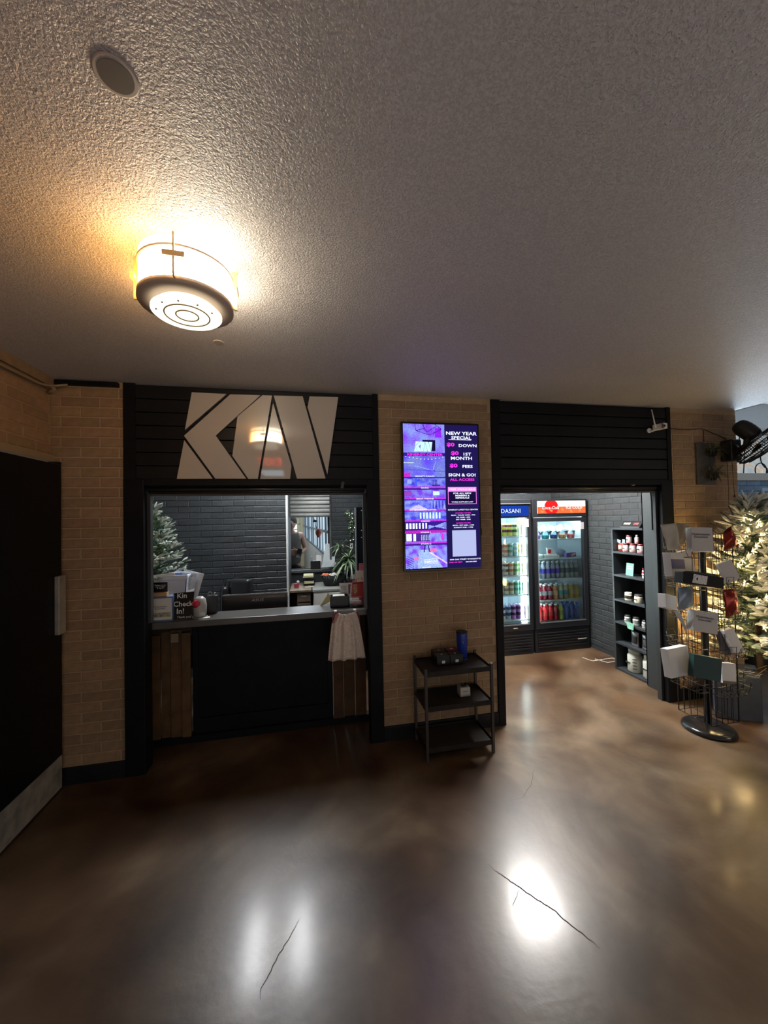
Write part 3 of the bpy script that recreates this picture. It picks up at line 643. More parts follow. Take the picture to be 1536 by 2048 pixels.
# right end of the counter
m_yel = mat('yellow_pad', (.70, .66, .38), .7)
pts = [P(1, .30, *q) for q in ((640, 1213), (656, 1186), (662, 1196), (660, 1203), (645, 1214))]
single('yellow_pad', MB().prism([(p.x, .30, max(p.z, ZC+.001)) for k, p in enumerate(pts)], (0, .006, 0)), m_yel, 'pale yellow paper leaning against the black card box on the counter', 'paper', (pts[0].x+.03, .30, .9))
x0, x1, a, b, z0, z1 = bx(661, 1193, 698, 1219, .21, .08, ZC)
cb = thing('card_box', 'open black card box on the counter beside the red booklets', 'box', ((x0+x1)/2, .25, ZC))
part('box_shell', MB().box(x0, x1, a, a+.004, ZC, z1).box(x0, x1, b-.004, b, ZC, z1).box(x0, x0+.004, a, b, ZC, z1).box(x1-.004, x1, a, b, ZC, z1).box(x0, x1, a, b, ZC, ZC+.004), m_blackplastic, cb)
part('card_stack', MB().box(x0+.02, x1-.03, a+.01, b-.01, ZC+.01, z1+.003), m_paper, cb)
x0, x1, a, b, z0, z1 = bx(679, 1166, 706, 1188, .30, .01)
cs = thing('info_card', 'white printed card with a small picture propped above the black card box', 'card', ((x0+x1)/2, .3, z0))
part('card', MB().obox(((x0+x1)/2, .30, (ZC+z1)/2), (x1-x0, .003, z1-ZC), (-.12, 0, 0)), m_paper, cs)
part('text_block', MB().obox(((x0+x1)/2-.02, .297, (z0+z1)/2-.002), (.045, .0012, .05), (-.12, 0, 0)), mat('print_grey', (.38, .40, .42), .7, noise=.5, nscale=300), cs)
part('picture', MB().obox((x1-.025, .2965, (z0+z1)/2-.004), (.022, .0012, .07), (-.12, 0, 0)), mat('print_mauve', (.22, .08, .12), .6, noise=.6, nscale=120), cs)
def booklet(px, Y, dep, m_face, label, deco=None, tilt=-.12):
    x0, x1, a, b, z0, z1 = bx(*px, Y, dep)
    t = thing('booklet', label, 'booklet', ((x0+x1)/2, Y, z0), 'booklets in the stepped clear stand')
    part('booklet_body', MB().prism([(x0+.006, Y, z0), (x1-.003, Y, z0), (x1, Y+(z1-z0)*.15, z1), (x0+.010, Y+(z1-z0)*.15, z1)], (0, dep, 0)), m_face, t)
    if deco: deco(t, x0, x1, Y, z0, z1)
    return t
m_pr = mat('booklet_red', (.42, .03, .035), .4); m_pw = mat('booklet_white', (.72, .70, .66), .4)
def deco_red(t, x0, x1, Y, z0, z1):
    h = z1-z0; sl = .15
    yy = lambda z: Y+(z-z0)*sl-.0012
    part('crest', MB().prism([(x0+.03, yy(z0+h*.45), z0+h*.45), (x0+.045, yy(z0+h*.6), z0+h*.6), (x0+.045, yy(z0+h*.9), z0+h*.9), (x0+.018, yy(z0+h*.9), z0+h*.9), (x0+.016, yy(z0+h*.6), z0+h*.6)], (0, .001, 0)), mat('crest_gold', (.45, .30, .16), .5, noise=.7, nscale=90), t)
    part('header_band', MB().prism([(x0+.01, yy(z1-.012), z1-.012), (x1-.002, yy(z1-.012), z1-.012), (x1-.002, yy(z1), z1), (x0+.01, yy(z1), z1)], (0, .001, 0)), mat('dark_red_band', (.2, .02, .02), .5), t)
    for k in range(4):
        z = z0+h*(.12+.08*k); part('text_line', MB().prism([(x0+.014, yy(z), z), (x1-.016, yy(z), z), (x1-.016, yy(z+.006), z+.006), (x0+.014, yy(z+.006), z+.006)], (0, .0006, 0)), mat('print_pink', (.6, .2, .18), .5), t)
booklet((703, 1165, 728, 1211), .20, .006, m_pr, 'tall dark red booklet with a gold crest at the front of the clear stand', deco_red)
def deco_or(t, x0, x1, Y, z0, z1):
    for k in range(4):
        xx = x0+.012+.013*k; h = z1-z0
        part('picture_stripe', MB().box(xx, xx+.009, Y+.004, Y+.006, z0+.005, z0+h*(.45+.1*(k % 2))), mat('print_amber', (.45, .24, .10), .5), t)
booklet((709, 1142, 734, 1172), .27, .006, m_pw, 'white booklet printed with amber figures above the red booklet', deco_or)
booklet((714, 1160, 735, 1205), .225, .005, m_pw, 'white booklet half behind the red crest booklet at its right')
booklet((716, 1127, 734, 1148), .31, .006, mat('booklet_rose', (.50, .14, .18), .45), 'rose pink booklet on the third step of the clear stand')
booklet((726, 1115, 734, 1130), .335, .006, m_pw, 'narrow white leaflet at the very top of the clear stand')
x0, x1, a, b, z0, z1 = bx(699, 1125, 735, 1218, .19, .14, ZC)
cst = thing('clear_stand', 'clear stepped acrylic brochure stand at the right end of the counter', 'brochure stand', ((x0+x1)/2, .26, ZC))
m_acr = pane_glass('clear_acrylic')
part('base', MB().box(x0, x1, .165, .34, ZC, ZC+.005), m_acr, cst)
for k in range(3): part('step_plate', MB().box(x0+.01*k, x1, .195+.05*k, .198+.05*k, ZC+.005, ZC+.07+.08*k), m_acr, cst)

# hanging dress
m_dress = bpy.data.materials.new('lace_cloth'); m_dress.use_nodes = True
nt = m_dress.node_tree; N = nt.nodes; tcn = N.new('ShaderNodeTexCoord'); vo = N.new('ShaderNodeTexNoise'); vo.inputs['Scale'].default_value = 95; vo.inputs['Detail'].default_value = 2; vo.inputs['Distortion'].default_value = 2
cr = N.new('ShaderNodeValToRGB'); cr.color_ramp.elements[0].position = .42; cr.color_ramp.elements[0].color = (.58, .48, .41, 1); cr.color_ramp.elements[1].position = .55; cr.color_ramp.elements[1].color = (.80, .71, .63, 1)
nt.links.new(tcn.outputs['Object'], vo.inputs['Vector']); nt.links.new(vo.outputs[0], cr.inputs[0]); nt.links.new(cr.outputs[0], N['Principled BSDF'].inputs['Base Color']); N['Principled BSDF'].inputs['Roughness'].default_value = .9
Lp = [(676, 1226), (664, 1246), (662, 1262), (659, 1290), (656, 1322.5)]; Rp = [(711, 1222), (718, 1241), (722, 1262), (727, 1290), (731, 1315)]
YD = .085
def dress_fn(u, v):
    k = min(int(v*4), 3); f = v*4-k
    l = P(1, YD, *Lp[k]).lerp(P(1, YD, *Lp[k+1]), f); r = P(1, YD, *Rp[k]).lerp(P(1, YD, *Rp[k+1]), f)
    p = l.lerp(r, u); p.z -= .013*math.sin(PI*u)*(1-v)**3
    p.y = YD-.012*math.sin(PI*u)+.008*(.3+v)*math.sin(u*23+1.5*v)+.004*math.sin(u*41)
    return p
dr = thing('hanging_dress', 'small pale lace patterned sleeveless dress hanging from the counter edge', 'dress', tuple(P(1, YD, 693, 1270)))
part('cloth', MB().grid(dress_fn, 40, 24), m_dress, dr, solid=.002)
m_pink = mat('pink_trim', (.35, .08, .11), .7)
for pa in ([(677, 1226), (670, 1226), (666, 1234), (665, 1246)], [(711, 1222), (715, 1223), (718, 1232), (719, 1242)]):
    part('armhole_trim', MB().tube([P(1, YD+.005, *q) for q in pa], .004, 7), m_pink, dr)
part('shoulder_patch', MB().prism([P(1, YD-.006, *q) for q in ((671, 1228), (677, 1227), (678, 1236), (674, 1246), (666, 1246))], (0, .002, 0)), mat('pink_cloth', (.50, .25, .26), .8), dr)
pz = P(1, YD, 672, 1227); pz2 = P(1, YD, 711, 1222)
for p in (pz, pz2): part('clip', MB().box(p.x-.012, p.x+.006, .085, .12, .898, .906), m_white, dr)

# deeper office: wood desk with drawers, cabinet and what is on them
fd = thing('wood_desk', 'brown wooden desk with drawers below the pass through sill', 'desk', (-.12, 2.2, 0))
part('desk_top', MB().box(-.24, .01, 1.90, 2.46, .715, .74), mat('brown_desktop', (.22, .16, .10), .5, noise=.25), fd, bevel=.003)
part('pedestal', MB().box(-.16, .0, 1.94, 2.44, 0, .715), mat('desk_brown', (.14, .10, .075), .5, noise=.2), fd)
for k, z in enumerate((.60, .48, .30)):
    dw = part('drawer', MB().box(-.155, -.005, 1.925, 1.94, z, z+(.10 if k < 2 else .16)), mat('drawer_brown', (.17, .12, .09), .5), fd, bevel=.003)
    part('handle', MB().box(-.11, -.05, 1.915, 1.925, z+.06, z+.072), m_steel, dw)
part('modesty_panel', MB().box(-.24, -.16, 2.3, 2.32, .2, .715), mat('desk_brown'), fd)
fc = thing('filing_cabinet', 'off white lateral filing cabinet beside the wooden desk', 'cabinet', (.3, 2.2, 0))
part('carcass', MB().box(.03, .60, 1.93, 2.46, 0, .71), mat('cabinet_cream', (.60, .60, .56), .45), fc)
part('cabinet_top', MB().box(.02, .61, 1.91, 2.47, .71, .735), mat('cabinet_top_grey', (.33, .34, .32), .45), fc, bevel=.003)
for z in (.38, .05):
    dw = part('drawer', MB().box(.04, .59, 1.915, 1.93, z, z+.31), mat('cabinet_cream'), fc, bevel=.003)
    part('handle', MB().box(.25, .37, 1.905, 1.915, z+.24, z+.255), m_steel, dw)
c = P(1, 2.15, 666, 1172); z_ = .735
bk = thing('gift_basket', 'black oval basket of snack packets on the off white cabinet', 'basket', (c.x, 2.15, z_))
mb = MB()
for k in range(24):
    a0, a1 = 2*PI*k/24, 2*PI*(k+1)/24
    f = lambda a, r, z: (c.x+r*1.35*math.cos(a), 2.15+r*.8*math.sin(a), z)
    mb.add([f(a0, .075, z_), f(a1, .075, z_), f(a1, .115, z_+.13), f(a0, .115, z_+.13)], [(0, 1, 2, 3)], 0, True)
    mb.add([f(a0, .072, z_+.006), f(a1, .072, z_+.006), f(a1, .108, z_+.13), f(a0, .108, z_+.13)], [(3, 2, 1, 0)], 0, True)
    mb.add([f(a0, .108, z_+.13), f(a1, .108, z_+.13), f(a1, .115, z_+.13), f(a0, .115, z_+.13)], [(3, 2, 1, 0)], 0, True)
    mb.add([f(a0, 0, z_), f(a1, .075, z_), f(a0, .075, z_)], [(0, 1, 2)])
part('basket_shell', mb, mat('basket_black', (.012, .013, .016), .6), bk, solid=.003)
for k, (dx, dy, cc, lab) in enumerate(((-.09, -.02, sr(225, 110, 60), 'orange snack packet in the black basket'), (0, -.03, sr(225, 215, 215), 'white snack packet in the middle of the black basket'), (.075, 0, sr(140, 120, 125), 'grey mauve snack packet at the right of the black basket'))):
    mb = MB().grid(lambda u, v: (c.x+dx+(u-.5)*.10, 2.15+dy+(v-.5)*.09, z_+.135+.03*math.sin(PI*u)*math.sin(PI*v)+.008*math.sin(u*9+k)+(.02 if k == 2 else 0)*u), 8, 6)
    mb.grid(lambda u, v: (c.x+dx+(u-.5)*.10, 2.15+dy+(v-.5)*.09, z_+.135-.03*math.sin(PI*u)*math.sin(PI*v)+.008*math.sin(u*9+k)+(.02 if k == 2 else 0)*u), 8, 6)
    single('snack_packet', mb, mat('packet%d' % k, cc, .35), lab, 'packet', (c.x+dx, 2.15+dy, z_+.13), 'snack packets in the basket', solid=.001)
for k, (q, yw) in enumerate((((618, 1157), 2.25), ((617, 1145), 2.35))):
    p = P(1, yw, *q)
    if k == 0: pt_ = thing('letter_tray', 'two tier black letter tray holding yellow pads on the wooden desk', 'tray', (p.x, 2.3, .74))
    part('tray_shelf', MB().box(p.x-.07, p.x+.07, 2.2, 2.42, .76+.075*k, .765+.075*k), m_blackplastic, pt_)
    part('yellow_pad', MB().box(p.x-.06, p.x+.06, 2.195, 2.4, .766+.075*k, .79+.075*k), m_yel, pt_)
p = P(1, 2.25, 618, 1157)
for sx_ in (-.07, .064): part('tray_post', MB().box(p.x+sx_, p.x+sx_+.006, 2.3, 2.42, .74, .86), m_blackplastic, pt_)
p = P(1, 2.1, 593, 1165)
toy = thing('desk_ornament', 'small pink block ornament with a round white head on the wooden desk', 'ornament', (p.x, 2.1, .74))
part('block', MB().obox((p.x, 2.1, .74+.025), (.055, .04, .05)), mat('pink_block', sr(190, 60, 90), .5), toy, bevel=.006)
part('ball', MB().lathe([(.002, .045), (.012, .055), (.018, .068), (.012, .082), (.002, .087)], (p.x+.018, 2.1, .74), 14), m_white, toy)
single('desk_papers', MB().obox((P(2, .742, 622, 1170).x-.02, 2.1, .7415), (.11, .08, .002), (0, 0, .3)), mat('cream_sheet', (.68, .66, .55), .7), 'cream papers lying flat on the wooden desk', 'paper', (P(2, .742, 622, 1170).x-.02, 2.1, .74))
# on the pass-through sill
def sill(name, label, cat, px, Y, dep, m, z=.905, parts=()):
    x0, x1, a, b, z0, z1 = bx(*px, Y, dep, z)
    return single(name, MB().box(x0, x1, a, b, z, z1), m, label, cat, ((x0+x1)/2, Y, z), bevel=.002)
x0, x1, a, b, z0, z1 = bx(621, 1122, 641, 1133, 2.48, .07, .905)
t = thing('card_holder', 'black card holder with white cards on the pass through sill', 'card holder', ((x0+x1)/2, 2.5, .905))
part('holder', MB().box(x0, x1, a, b, .905, z1), m_blackplastic, t, bevel=.002)
part('card', MB().box(x0+.005, x0+.03, 2.5, 2.52, .93, z1+.06), mat('dim_card', (.35, .37, .38), .6), t); part('card', MB().obox((x1-.02, 2.5, z1+.03), (.07, .003, .09), (-.2, 0, 0)), m_paper, t)
x0, x1, a, b, z0, z1 = bx(644, 1088, 673, 1130, 2.46, .07, .905)
t = thing('clear_form_holder', 'slanted clear holder with white forms on the pass through sill', 'form holder', ((x0+x1)/2, 2.5, .905))
part('form_sheet', MB().prism([(x0-.005, 2.47, .93), (x1-.03, 2.47, .93), (x1, 2.54, z1), (x0+.05, 2.54, z1)], (0, .003, 0)), mat('form_white', (.58, .64, .66), .5), t)
part('holder_base', MB().box(x0-.02, x1-.01, 2.45, 2.56, .905, .93), pane_glass('clear_acrylic'), t)
part('side_roll', MB().lathe([(.012, .93), (.012, .99)], (x1-.02, 2.46, 0), 12), m_white, t)
t = thing('table_ornament', 'dark little ornament on the far end of the pass through sill', 'ornament', (.10, 2.56, .905))
for k in range(5): part('stalk', MB().tube([(.1, 2.56, .905), (.1+.03*math.sin(k*1.3), 2.56+.02*math.cos(k*2), 1.0+.03*k)], [.006, .003], 6), mat('ornament_grey', (.09, .11, .13), .5), t)
# roller blind over pass-through
rb = thing('folded_blind', 'pale grey folded roman blind over the office pass through', 'blind', (0, 2.44, 1.62))
for k in range(6):
    z = 1.60+.052*k; part('blind_fold', MB().tube([(-.243, 2.44-.004*(k % 2), z+.026), (.262, 2.44-.004*(k % 2), z+.026)], .030, 10), mat('blind_grey', (.36, .37, .35), .6, noise=.1), rb)
part('bottom_bar', MB().box(-.243, .262, 2.42, 2.46, 1.598, 1.612), m_darkgrey, rb)
# outlet, vine, plant
p = P(1, 2.495, 703, 1092)
t = thing('wall_outlet', 'white wall outlet on the charcoal office brick above the spider plant', 'outlet', (p.x, 2.49, p.z))
part('face_plate', MB().box(p.x-.02, p.x+.02, 2.49, 2.50, p.z-.035, p.z+.035), m_white, t, bevel=.002); part('socket', MB().box(p.x-.008, p.x+.008, 2.488, 2.49, p.z-.015, p.z+.012), m_darkgrey, t)
m_leafd = mat('plant_leaf', (.07, .14, .07), .5); m_leafl = mat('plant_leaf_stripe', (.33, .42, .24), .5)
def blade(mb, p0, dirn, L_, w_, arch, mi=0, n=6):
    p0 = V(p0); d = V(dirn).normalized(); q = V((-d.y, d.x, 0)); q = q.normalized() if q.length > .01 else V((1, 0, 0)); vs = []
    for i in range(n+1):
        t = i/n; p = p0+d*(L_*t)+V((0, 0, -arch*t*t)); ww = w_*math.sin(PI*(.12+.86*t))
        vs += [p+q*ww, p-V((0, 0, ww*.3)), p-q*ww]
    mb.add(vs, [f for i in range(n) for f in ((3*i, 3*i+1, 3*i+4, 3*i+3), (3*i+1, 3*i+2, 3*i+5, 3*i+4))], mi, True)
for (pp, Yp, nb, lab, s0) in (((697, 1120), 2.2, 120, 'lower arching green striped spider plant beside the brochure stand', 1.0), ((681, 1092), 2.3, 29, 'upper spider plant sprig rising beside the pass through', .7)):
    p = P(1, Yp, *pp); rr = random.Random(nb)
    t = thing('spider_plant', lab, 'plant', (p.x, Yp, .736), 'spider plants in the office corner')
    mb = MB()
    for k in range(nb):
        a = rr.uniform(0, 2*PI); el = rr.uniform(.1, 1.5); L_ = rr.uniform(.16, .30)*s0
        dd = V((math.cos(a), math.sin(a)*.8, el))
        blade(mb, (p.x+rr.uniform(-.02, .02), Yp, p.z-.02+rr.uniform(-.06, .06)), dd, L_, .0105, L_*rr.uniform(.4, 1.3), rr.choice((0, 1, 1)))
    part('leaf_cluster', mb, [m_leafd, m_leafl], t, kind='stuff')
    zb = .736
    if nb < 30: part('pot', MB().lathe([(.03, zb), (.035, zb+.06)], (p.x, Yp, 0), 16).lathe([(.008, zb+.05), (.006, p.z)], (p.x, Yp, 0), 8), m_blackplastic, t)
    else: part('pot', MB().lathe([(.04, zb), (.05, zb+.05), (.06, zb+.10), (.05, zb+.10), (.01, zb+.09), (.008, p.z)], (p.x, Yp, 0), 18), m_blackplastic, t)
vt = P(1, 2.46, 697, 1022)
vn = thing('hanging_vine', 'trailing green vine with tiny lights hanging on the charcoal office brick', 'plant', tuple(vt))
strand = [P(1, 2.46, *q) for q in ((692, 1026), (698, 1024), (702, 1035), (706, 1045), (704, 1055), (708, 1065), (706, 1078), (698, 1078))]
part('stem', MB().tube(strand, .003, 6), m_leafd, vn)
mb = MB(); rr = random.Random(5)
for k in range(150):
    i = rr.randrange(len(strand)-1); p = strand[i].lerp(strand[i+1], rr.random())+V((rr.uniform(-.05, .05), rr.uniform(-.03, .02), rr.uniform(-.03, .03)))
    a = V((rr.uniform(-1, 1), -.6, rr.uniform(-1, 1))).normalized()*.016; b2 = a.orthogonal().normalized()*.008
    mb.add([p-a, p+b2, p+a, p-b2], [(0, 1, 2, 3)], rr.choice((0, 0, 1)))
part('leaves', mb, [m_leafd, m_leafl], vn, kind='stuff')
for k in range(9):
    p = strand[k % 7].lerp(strand[k % 7+1], rr.random())+V((rr.uniform(-.03, .03), -.02, rr.uniform(-.02, .02)))
    part('light_bulb', MB().lathe([(.001, -.005), (.0045, 0), (.001, .005)], p, 8), glow('tiny_led', (1, .97, .85), 4), vn)
# dark door leaf edge at the right side of the office
x0, x1, a, b, z0, z1 = bx(714, 1015, 722, 1180, 1.25, .0)
dd = thing('door_2', None, None, (.6, 1.3, 0)); dd['kind'] = 'structure'
xa = P(1, 1.25, 714, 1100).x; zt = P(1, 1.25, 720, 1015).z
part('door_leaf', MB().box(xa, xa+.12, 1.25, 1.29, .01, zt), m_black, dd)
part('door_edge', MB().box(xa-.012, xa, 1.245, 1.295, .01, zt), mat('edge_grey', (.16, .17, .19), .4), dd)
for q in ((723, 1021), (723, 1061), (723, 1075)):
    p = P(1, 1.25, *q); part('screw', MB().lathe([(.006, 0), (.004, .003)], (p.x, 1.25, p.z), 8, Matrix.Rotation(PI/2, 3, 'X')), m_steel, dd)
part('frame_post', MB().box(xa+.065, xa+.085, 1.0, 1.03, .0, zt+.02), mat('edge_grey'), dd)

# --- corridor windows, door and person
A = P(1, 10.6, 608, 1083); B = P(1, 5.2, 632, 1105); dv = (B-A); dv.z = 0; Ln = dv.length; dv.normalize(); nv = V((dv.y, -dv.x, 0))
if nv.x > 0: nv = -nv
A0 = A-dv*.0; Lw = Ln+2.45
wc = struct('wall_corridor_right', MB().prism([(A0.x, A0.y, 0), (A0.x+dv.x*Lw, A0.y+dv.y*Lw, 0), (A0.x+dv.x*Lw, A0.y+dv.y*Lw, 1.0), (A0.x, A0.y, 1.0)], (-nv.x*.1, -nv.y*.1, 0)), mat('corridor_sill_grey', (.40, .41, .40), .6))
m_pane = glow('frosted_daylight_pane', (.66, .83, .95), 1.15); m_mull = mat('mullion_grey', (.10, .14, .18), .5)
w3 = thing('window_3', None, None, tuple(A0)); w3['kind'] = 'structure'
npn = 14
for k in range(npn):
    for (za, zb_) in ((1.03, 1.36), (1.40, 2.1), (2.14, 2.42)):
        s0, s1 = Lw*k/npn+.03, Lw*(k+1)/npn-.03; p0 = A0+dv*s0-nv*.03; p1 = A0+dv*s1-nv*.03
        part('pane', MB().prism([(p0.x, p0.y, za), (p1.x, p1.y, za), (p1.x, p1.y, zb_), (p0.x, p0.y, zb_)], tuple(-nv*.01)), m_pane, w3)
    s0 = Lw*k/npn; p0 = A0+dv*(s0-.03); p1 = A0+dv*(s0+.03)
    part('mullion', MB().prism([(p0.x, p0.y, 1.0), (p1.x, p1.y, 1.0), (p1.x, p1.y, 2.44), (p0.x, p0.y, 2.44)], tuple(-nv*.06)), m_mull if k % 3 else mat('post_white', (.5, .55, .58), .5), w3)
p0 = A0; p1 = A0+dv*Lw
for z in (1.0, 1.37, 2.11): part('cross_rail', MB().prism([(p0.x, p0.y, z-.01), (p1.x, p1.y, z-.01), (p1.x, p1.y, z+.03), (p0.x, p0.y, z+.03)], tuple(-nv*.05)), m_mull, w3)
e_ = A0+dv*Lw
struct('wall_corridor_near', MB().box(e_.x-.02, 1.6, 2.62, 2.68, 0, H), m_offwall)
# cream framed far doorway with bright panes
xl = P(1, 10.6, 560, 1060).x; xr = P(1, 10.6, 608, 1060).x; zt = P(1, 10.6, 595, 1036).z
d3 = thing('door_3', None, None, (xr, 10.65, 0)); d3['kind'] = 'structure'
part('frame', MB().box(xl, xr+.05, 10.6, 10.7, zt, 2.44).box(xr-.12, xr+.05, 10.6, 10.7, 0, zt).box(xl, xl+.12, 10.6, 10.7, 0, zt), m_cream, d3)
part('inner_frame', MB().box(xl+.12, xr-.12, 10.63, 10.66, zt-.22, zt).box(xr-.2, xr-.12, 10.63, 10.66, 0, zt-.2), mat('cream_inner', (.75, .68, .48), .5), d3)
for k in range(4):
    for j in range(3):
        xx = xr-.22-.16*(k+1); part('door_pane', MB().box(xx+.01, xx+.15, 10.66, 10.67, .95+.33*j, 1.25+.33*j), glow('far_daylight', (.95, .97, .92), 1.3), d3)
part('lower_panel', MB().box(xl+.12, xr-.2, 10.66, 10.69, 0, .94), mat('corridor_white'), d3)
# hanging ornament in the corridor
p = P(1, 2.95, 637, 1064)
ho = thing('hanging_ornament', 'orange red ornament hanging on a dark cord before the corridor windows', 'ornament', tuple(p))
part('cord', MB().tube([P(1, 2.95, 618, 1020), P(1, 2.95, 630, 1042), P(1, 2.95, 632, 1055), p+V((0, 0, .03))], .005, 6), m_void, ho)
part('cap', MB().lathe([(.03, 0), (.03, .02), (.015, .03)], P(1, 2.95, 630, 1044), 12), m_void, ho)
part('bell', MB().lathe([(.012, .05), (.035, .03), (.045, -.01), (.03, -.06), (.015, -.08)], p, 14), mat('ornament_red', (.45, .10, .06), .5), ho)

# ---- person in the corridor
def skin(name, verts, edges, radii, m, parent, sub=2, sm=True):
    me = bpy.data.meshes.new(name); off = ORG[parent.name]
    me.from_pydata([tuple(V(v)-off) for v in verts], edges, []); me.materials.append(m)
    o = bpy.data.objects.new(name, me); COL.objects.link(o); o.parent = parent; ORG[o.name] = off
    md = o.modifiers.new('skin', 'SKIN'); md.use_smooth_shade = True
    for i, r in enumerate(radii):
        r = r if isinstance(r, tuple) else (r, r)
        me.skin_vertices[0].data[i].radius = r
    me.skin_vertices[0].data[0].use_root = True
    sd = o.modifiers.new('sub', 'SUBSURF'); sd.levels = sub; sd.render_levels = sub
    return o
pp = P(1, 3.8, 584, 1080); PX, PY = pp.x, 3.8
pe = thing('person', 'person in grey sleeveless shirt and black trousers standing in the bright corridor', 'person', (PX, PY, 0))
m_skin = mat('skin_tone', (.42, .24, .17), .55)
def pt(x, y, z): return (PX+x, PY+y, z)
sh = 1.315
vb = [pt(0,0,.88), pt(0,0,1.02), pt(0,0,1.18), pt(0,.01,1.29), pt(0,.01,1.36), pt(0,-.005,1.41), pt(.075,0,.82), pt(.09,.0,.46), pt(.09,.03,.09), pt(.10,-.10,.04), pt(-.075,0,.82), pt(-.09,0,.46), pt(-.09,.03,.09), pt(-.10,-.10,.04),
      pt(.155,.01,sh), pt(.215,.03,1.08), pt(.14,-.13,1.03), pt(.09,-.17,1.05), pt(-.155,.01,sh), pt(-.215,.03,1.08), pt(-.12,-.12,1.0), pt(-.06,-.16,1.02)]
eb = [(0,1),(1,2),(2,3),(3,4),(4,5),(0,6),(6,7),(7,8),(8,9),(0,10),(10,11),(11,12),(12,13),(3,14),(14,15),(15,16),(16,17),(3,18),(18,19),(19,20),(20,21)]
rb_ = [(.13,.095),(.115,.085),(.14,.10),(.13,.085),.055,.045,.085,.055,.035,.03,.085,.055,.035,.03,.055,.040,.028,.02,.055,.040,.028,.02]
skin('body', vb, eb, rb_, m_skin, pe)
mb = MB(); hx, hy, hz = pt(0, -.01, 1.52)
def head_fn(u, v):
    a = 2*PI*u; b = PI*v; r = math.sin(b); x = .072*r*math.cos(a); y = .09*r*math.sin(a); z = .112*math.cos(b)
    if z < 0: x *= 1-.22*(-z/.112); 
    if y < 0: y -= .022*math.exp(-((x/.014)**2+((z+.012)/.022)**2)) - .006*math.exp(-(((abs(x)-.03)/.014)**2+((z-.008)/.012)**2))
    return (hx+x, hy+y, hz+z)
mb.grid(head_fn, 28, 20); hd = part('head', mb, m_skin, pe)
for s in (-1, 1):
    part('eye', MB().lathe([(.001, -.009), (.009, 0), (.001, .009)], (hx+s*.028, hy-.075, hz+.010), 10), m_white, hd)
    part('ear', MB().obox((hx+s*.074, hy+.01, hz), (.014, .035, .055)), m_skin, hd, bevel=.006)
part('mouth', MB().obox((hx, hy-.078, hz-.055), (.045, .01, .008)), mat('lip', (.35, .13, .11), .5), hd)
part('hair', MB().grid(lambda u, v: (hx+.079*math.sin(PI*v*.56)*math.cos(2*PI*u), hy+.012+.093*math.sin(PI*v*.56)*math.sin(2*PI*u), hz+.018+.104*math.cos(PI*v*.56)), 26, 12), mat('dark_hair', (.03, .022, .018), .7), pe, solid=.012)
skin('shirt', [pt(0,0,.80), pt(0,0,.95), pt(0,0,1.18), pt(0,.01,1.29), pt(.12,.01,1.315), pt(-.12,.01,1.315)], [(0,1),(1,2),(2,3),(3,4),(3,5)], [(.165,.13),(.15,.115),(.16,.12),(.145,.10),.062,.062], mat('grey_shirt', (.12, .105, .095), .85), pe)
skin('trousers', [pt(0,0,.93), pt(0,0,.88), pt(.08,0,.80), pt(.09,0,.46), pt(.09,.03,.08), pt(-.08,0,.80), pt(-.09,0,.46), pt(-.09,.03,.08)], [(0,1),(1,2),(2,3),(3,4),(1,5),(5,6),(6,7)], [(.145,.11),(.15,.115),.10,.07,.055,.10,.07,.055], m_black, pe)
for s, (wx, wy, wz), dx in ((1, pt(.09,-.17,1.05), -1), (-1, pt(-.06,-.16,1.02), 1)):
    part('palm', MB().obox((wx+dx*.03, wy-.008, wz+.008), (.075, .026, .07), (.2, 0, 0)), m_skin, pe, bevel=.01)
    for k in range(4):
        z = wz+.035-.018*k; L_ = (.06, .07, .065, .05)[k]
        part('finger', MB().tube([(wx+dx*.06, wy-.012, z), (wx+dx*(.06+L_*.55), wy-.022, z), (wx+dx*(.06+L_*.9), wy-.005, z-.004)], [.009, .0085, .007], 8), m_skin, pe)
    part('thumb', MB().tube([(wx+dx*.02, wy-.012, wz+.03), (wx+dx*.04, wy-.03, wz+.055), (wx+dx*.06, wy-.032, wz+.07)], [.011, .0095, .008], 8), m_skin, pe)
single('phone', MB().obox((PX+.12, PY-.215, 1.03), (.075, .01, .15), (-.3, .2, 0)), m_blackgloss, 'dark phone held by the person in the corridor', 'phone', (PX+.12, PY-.2, 1.03), bevel=.003)

# ================================================================= TV
TX0, TX1, TZ0, TZ1 = .641, 1.229, 1.178, 2.236
tv = thing('wall_screen', 'tall portrait advertising screen glowing purple on the middle brick pier', 'screen', (.935, 0, 1.7))
part('casing', MB().box(TX0, TX1, -.055, -.03, TZ0, TZ1), m_blackgloss, tv, bevel=.003)
part('rear_shell', MB().box(TX0+.06, TX1-.06, -.03, -.012, TZ0+.1, TZ1-.1), m_blackplastic, tv)
part('wall_bracket', MB().box(.8, 1.07, -.012, .0, 1.55, 1.9), m_darkgrey, tv)
part('side_knob', MB().box(TX1, TX1+.008, -.05, -.035, 1.42, 1.47), m_blackplastic, tv)
SX0, SX1, SZ0, SZ1 = TX0+.014, TX1-.012, TZ0+.012, TZ1-.014
part('screen_glass', MB().box(SX0, SX1, -.0558, -.055, SZ0, SZ1), glow('screen_dark_blue', (.010, .006, .06), K_TV*1.1), tv)
SW, SH = SX1-SX0, SZ1-SZ0
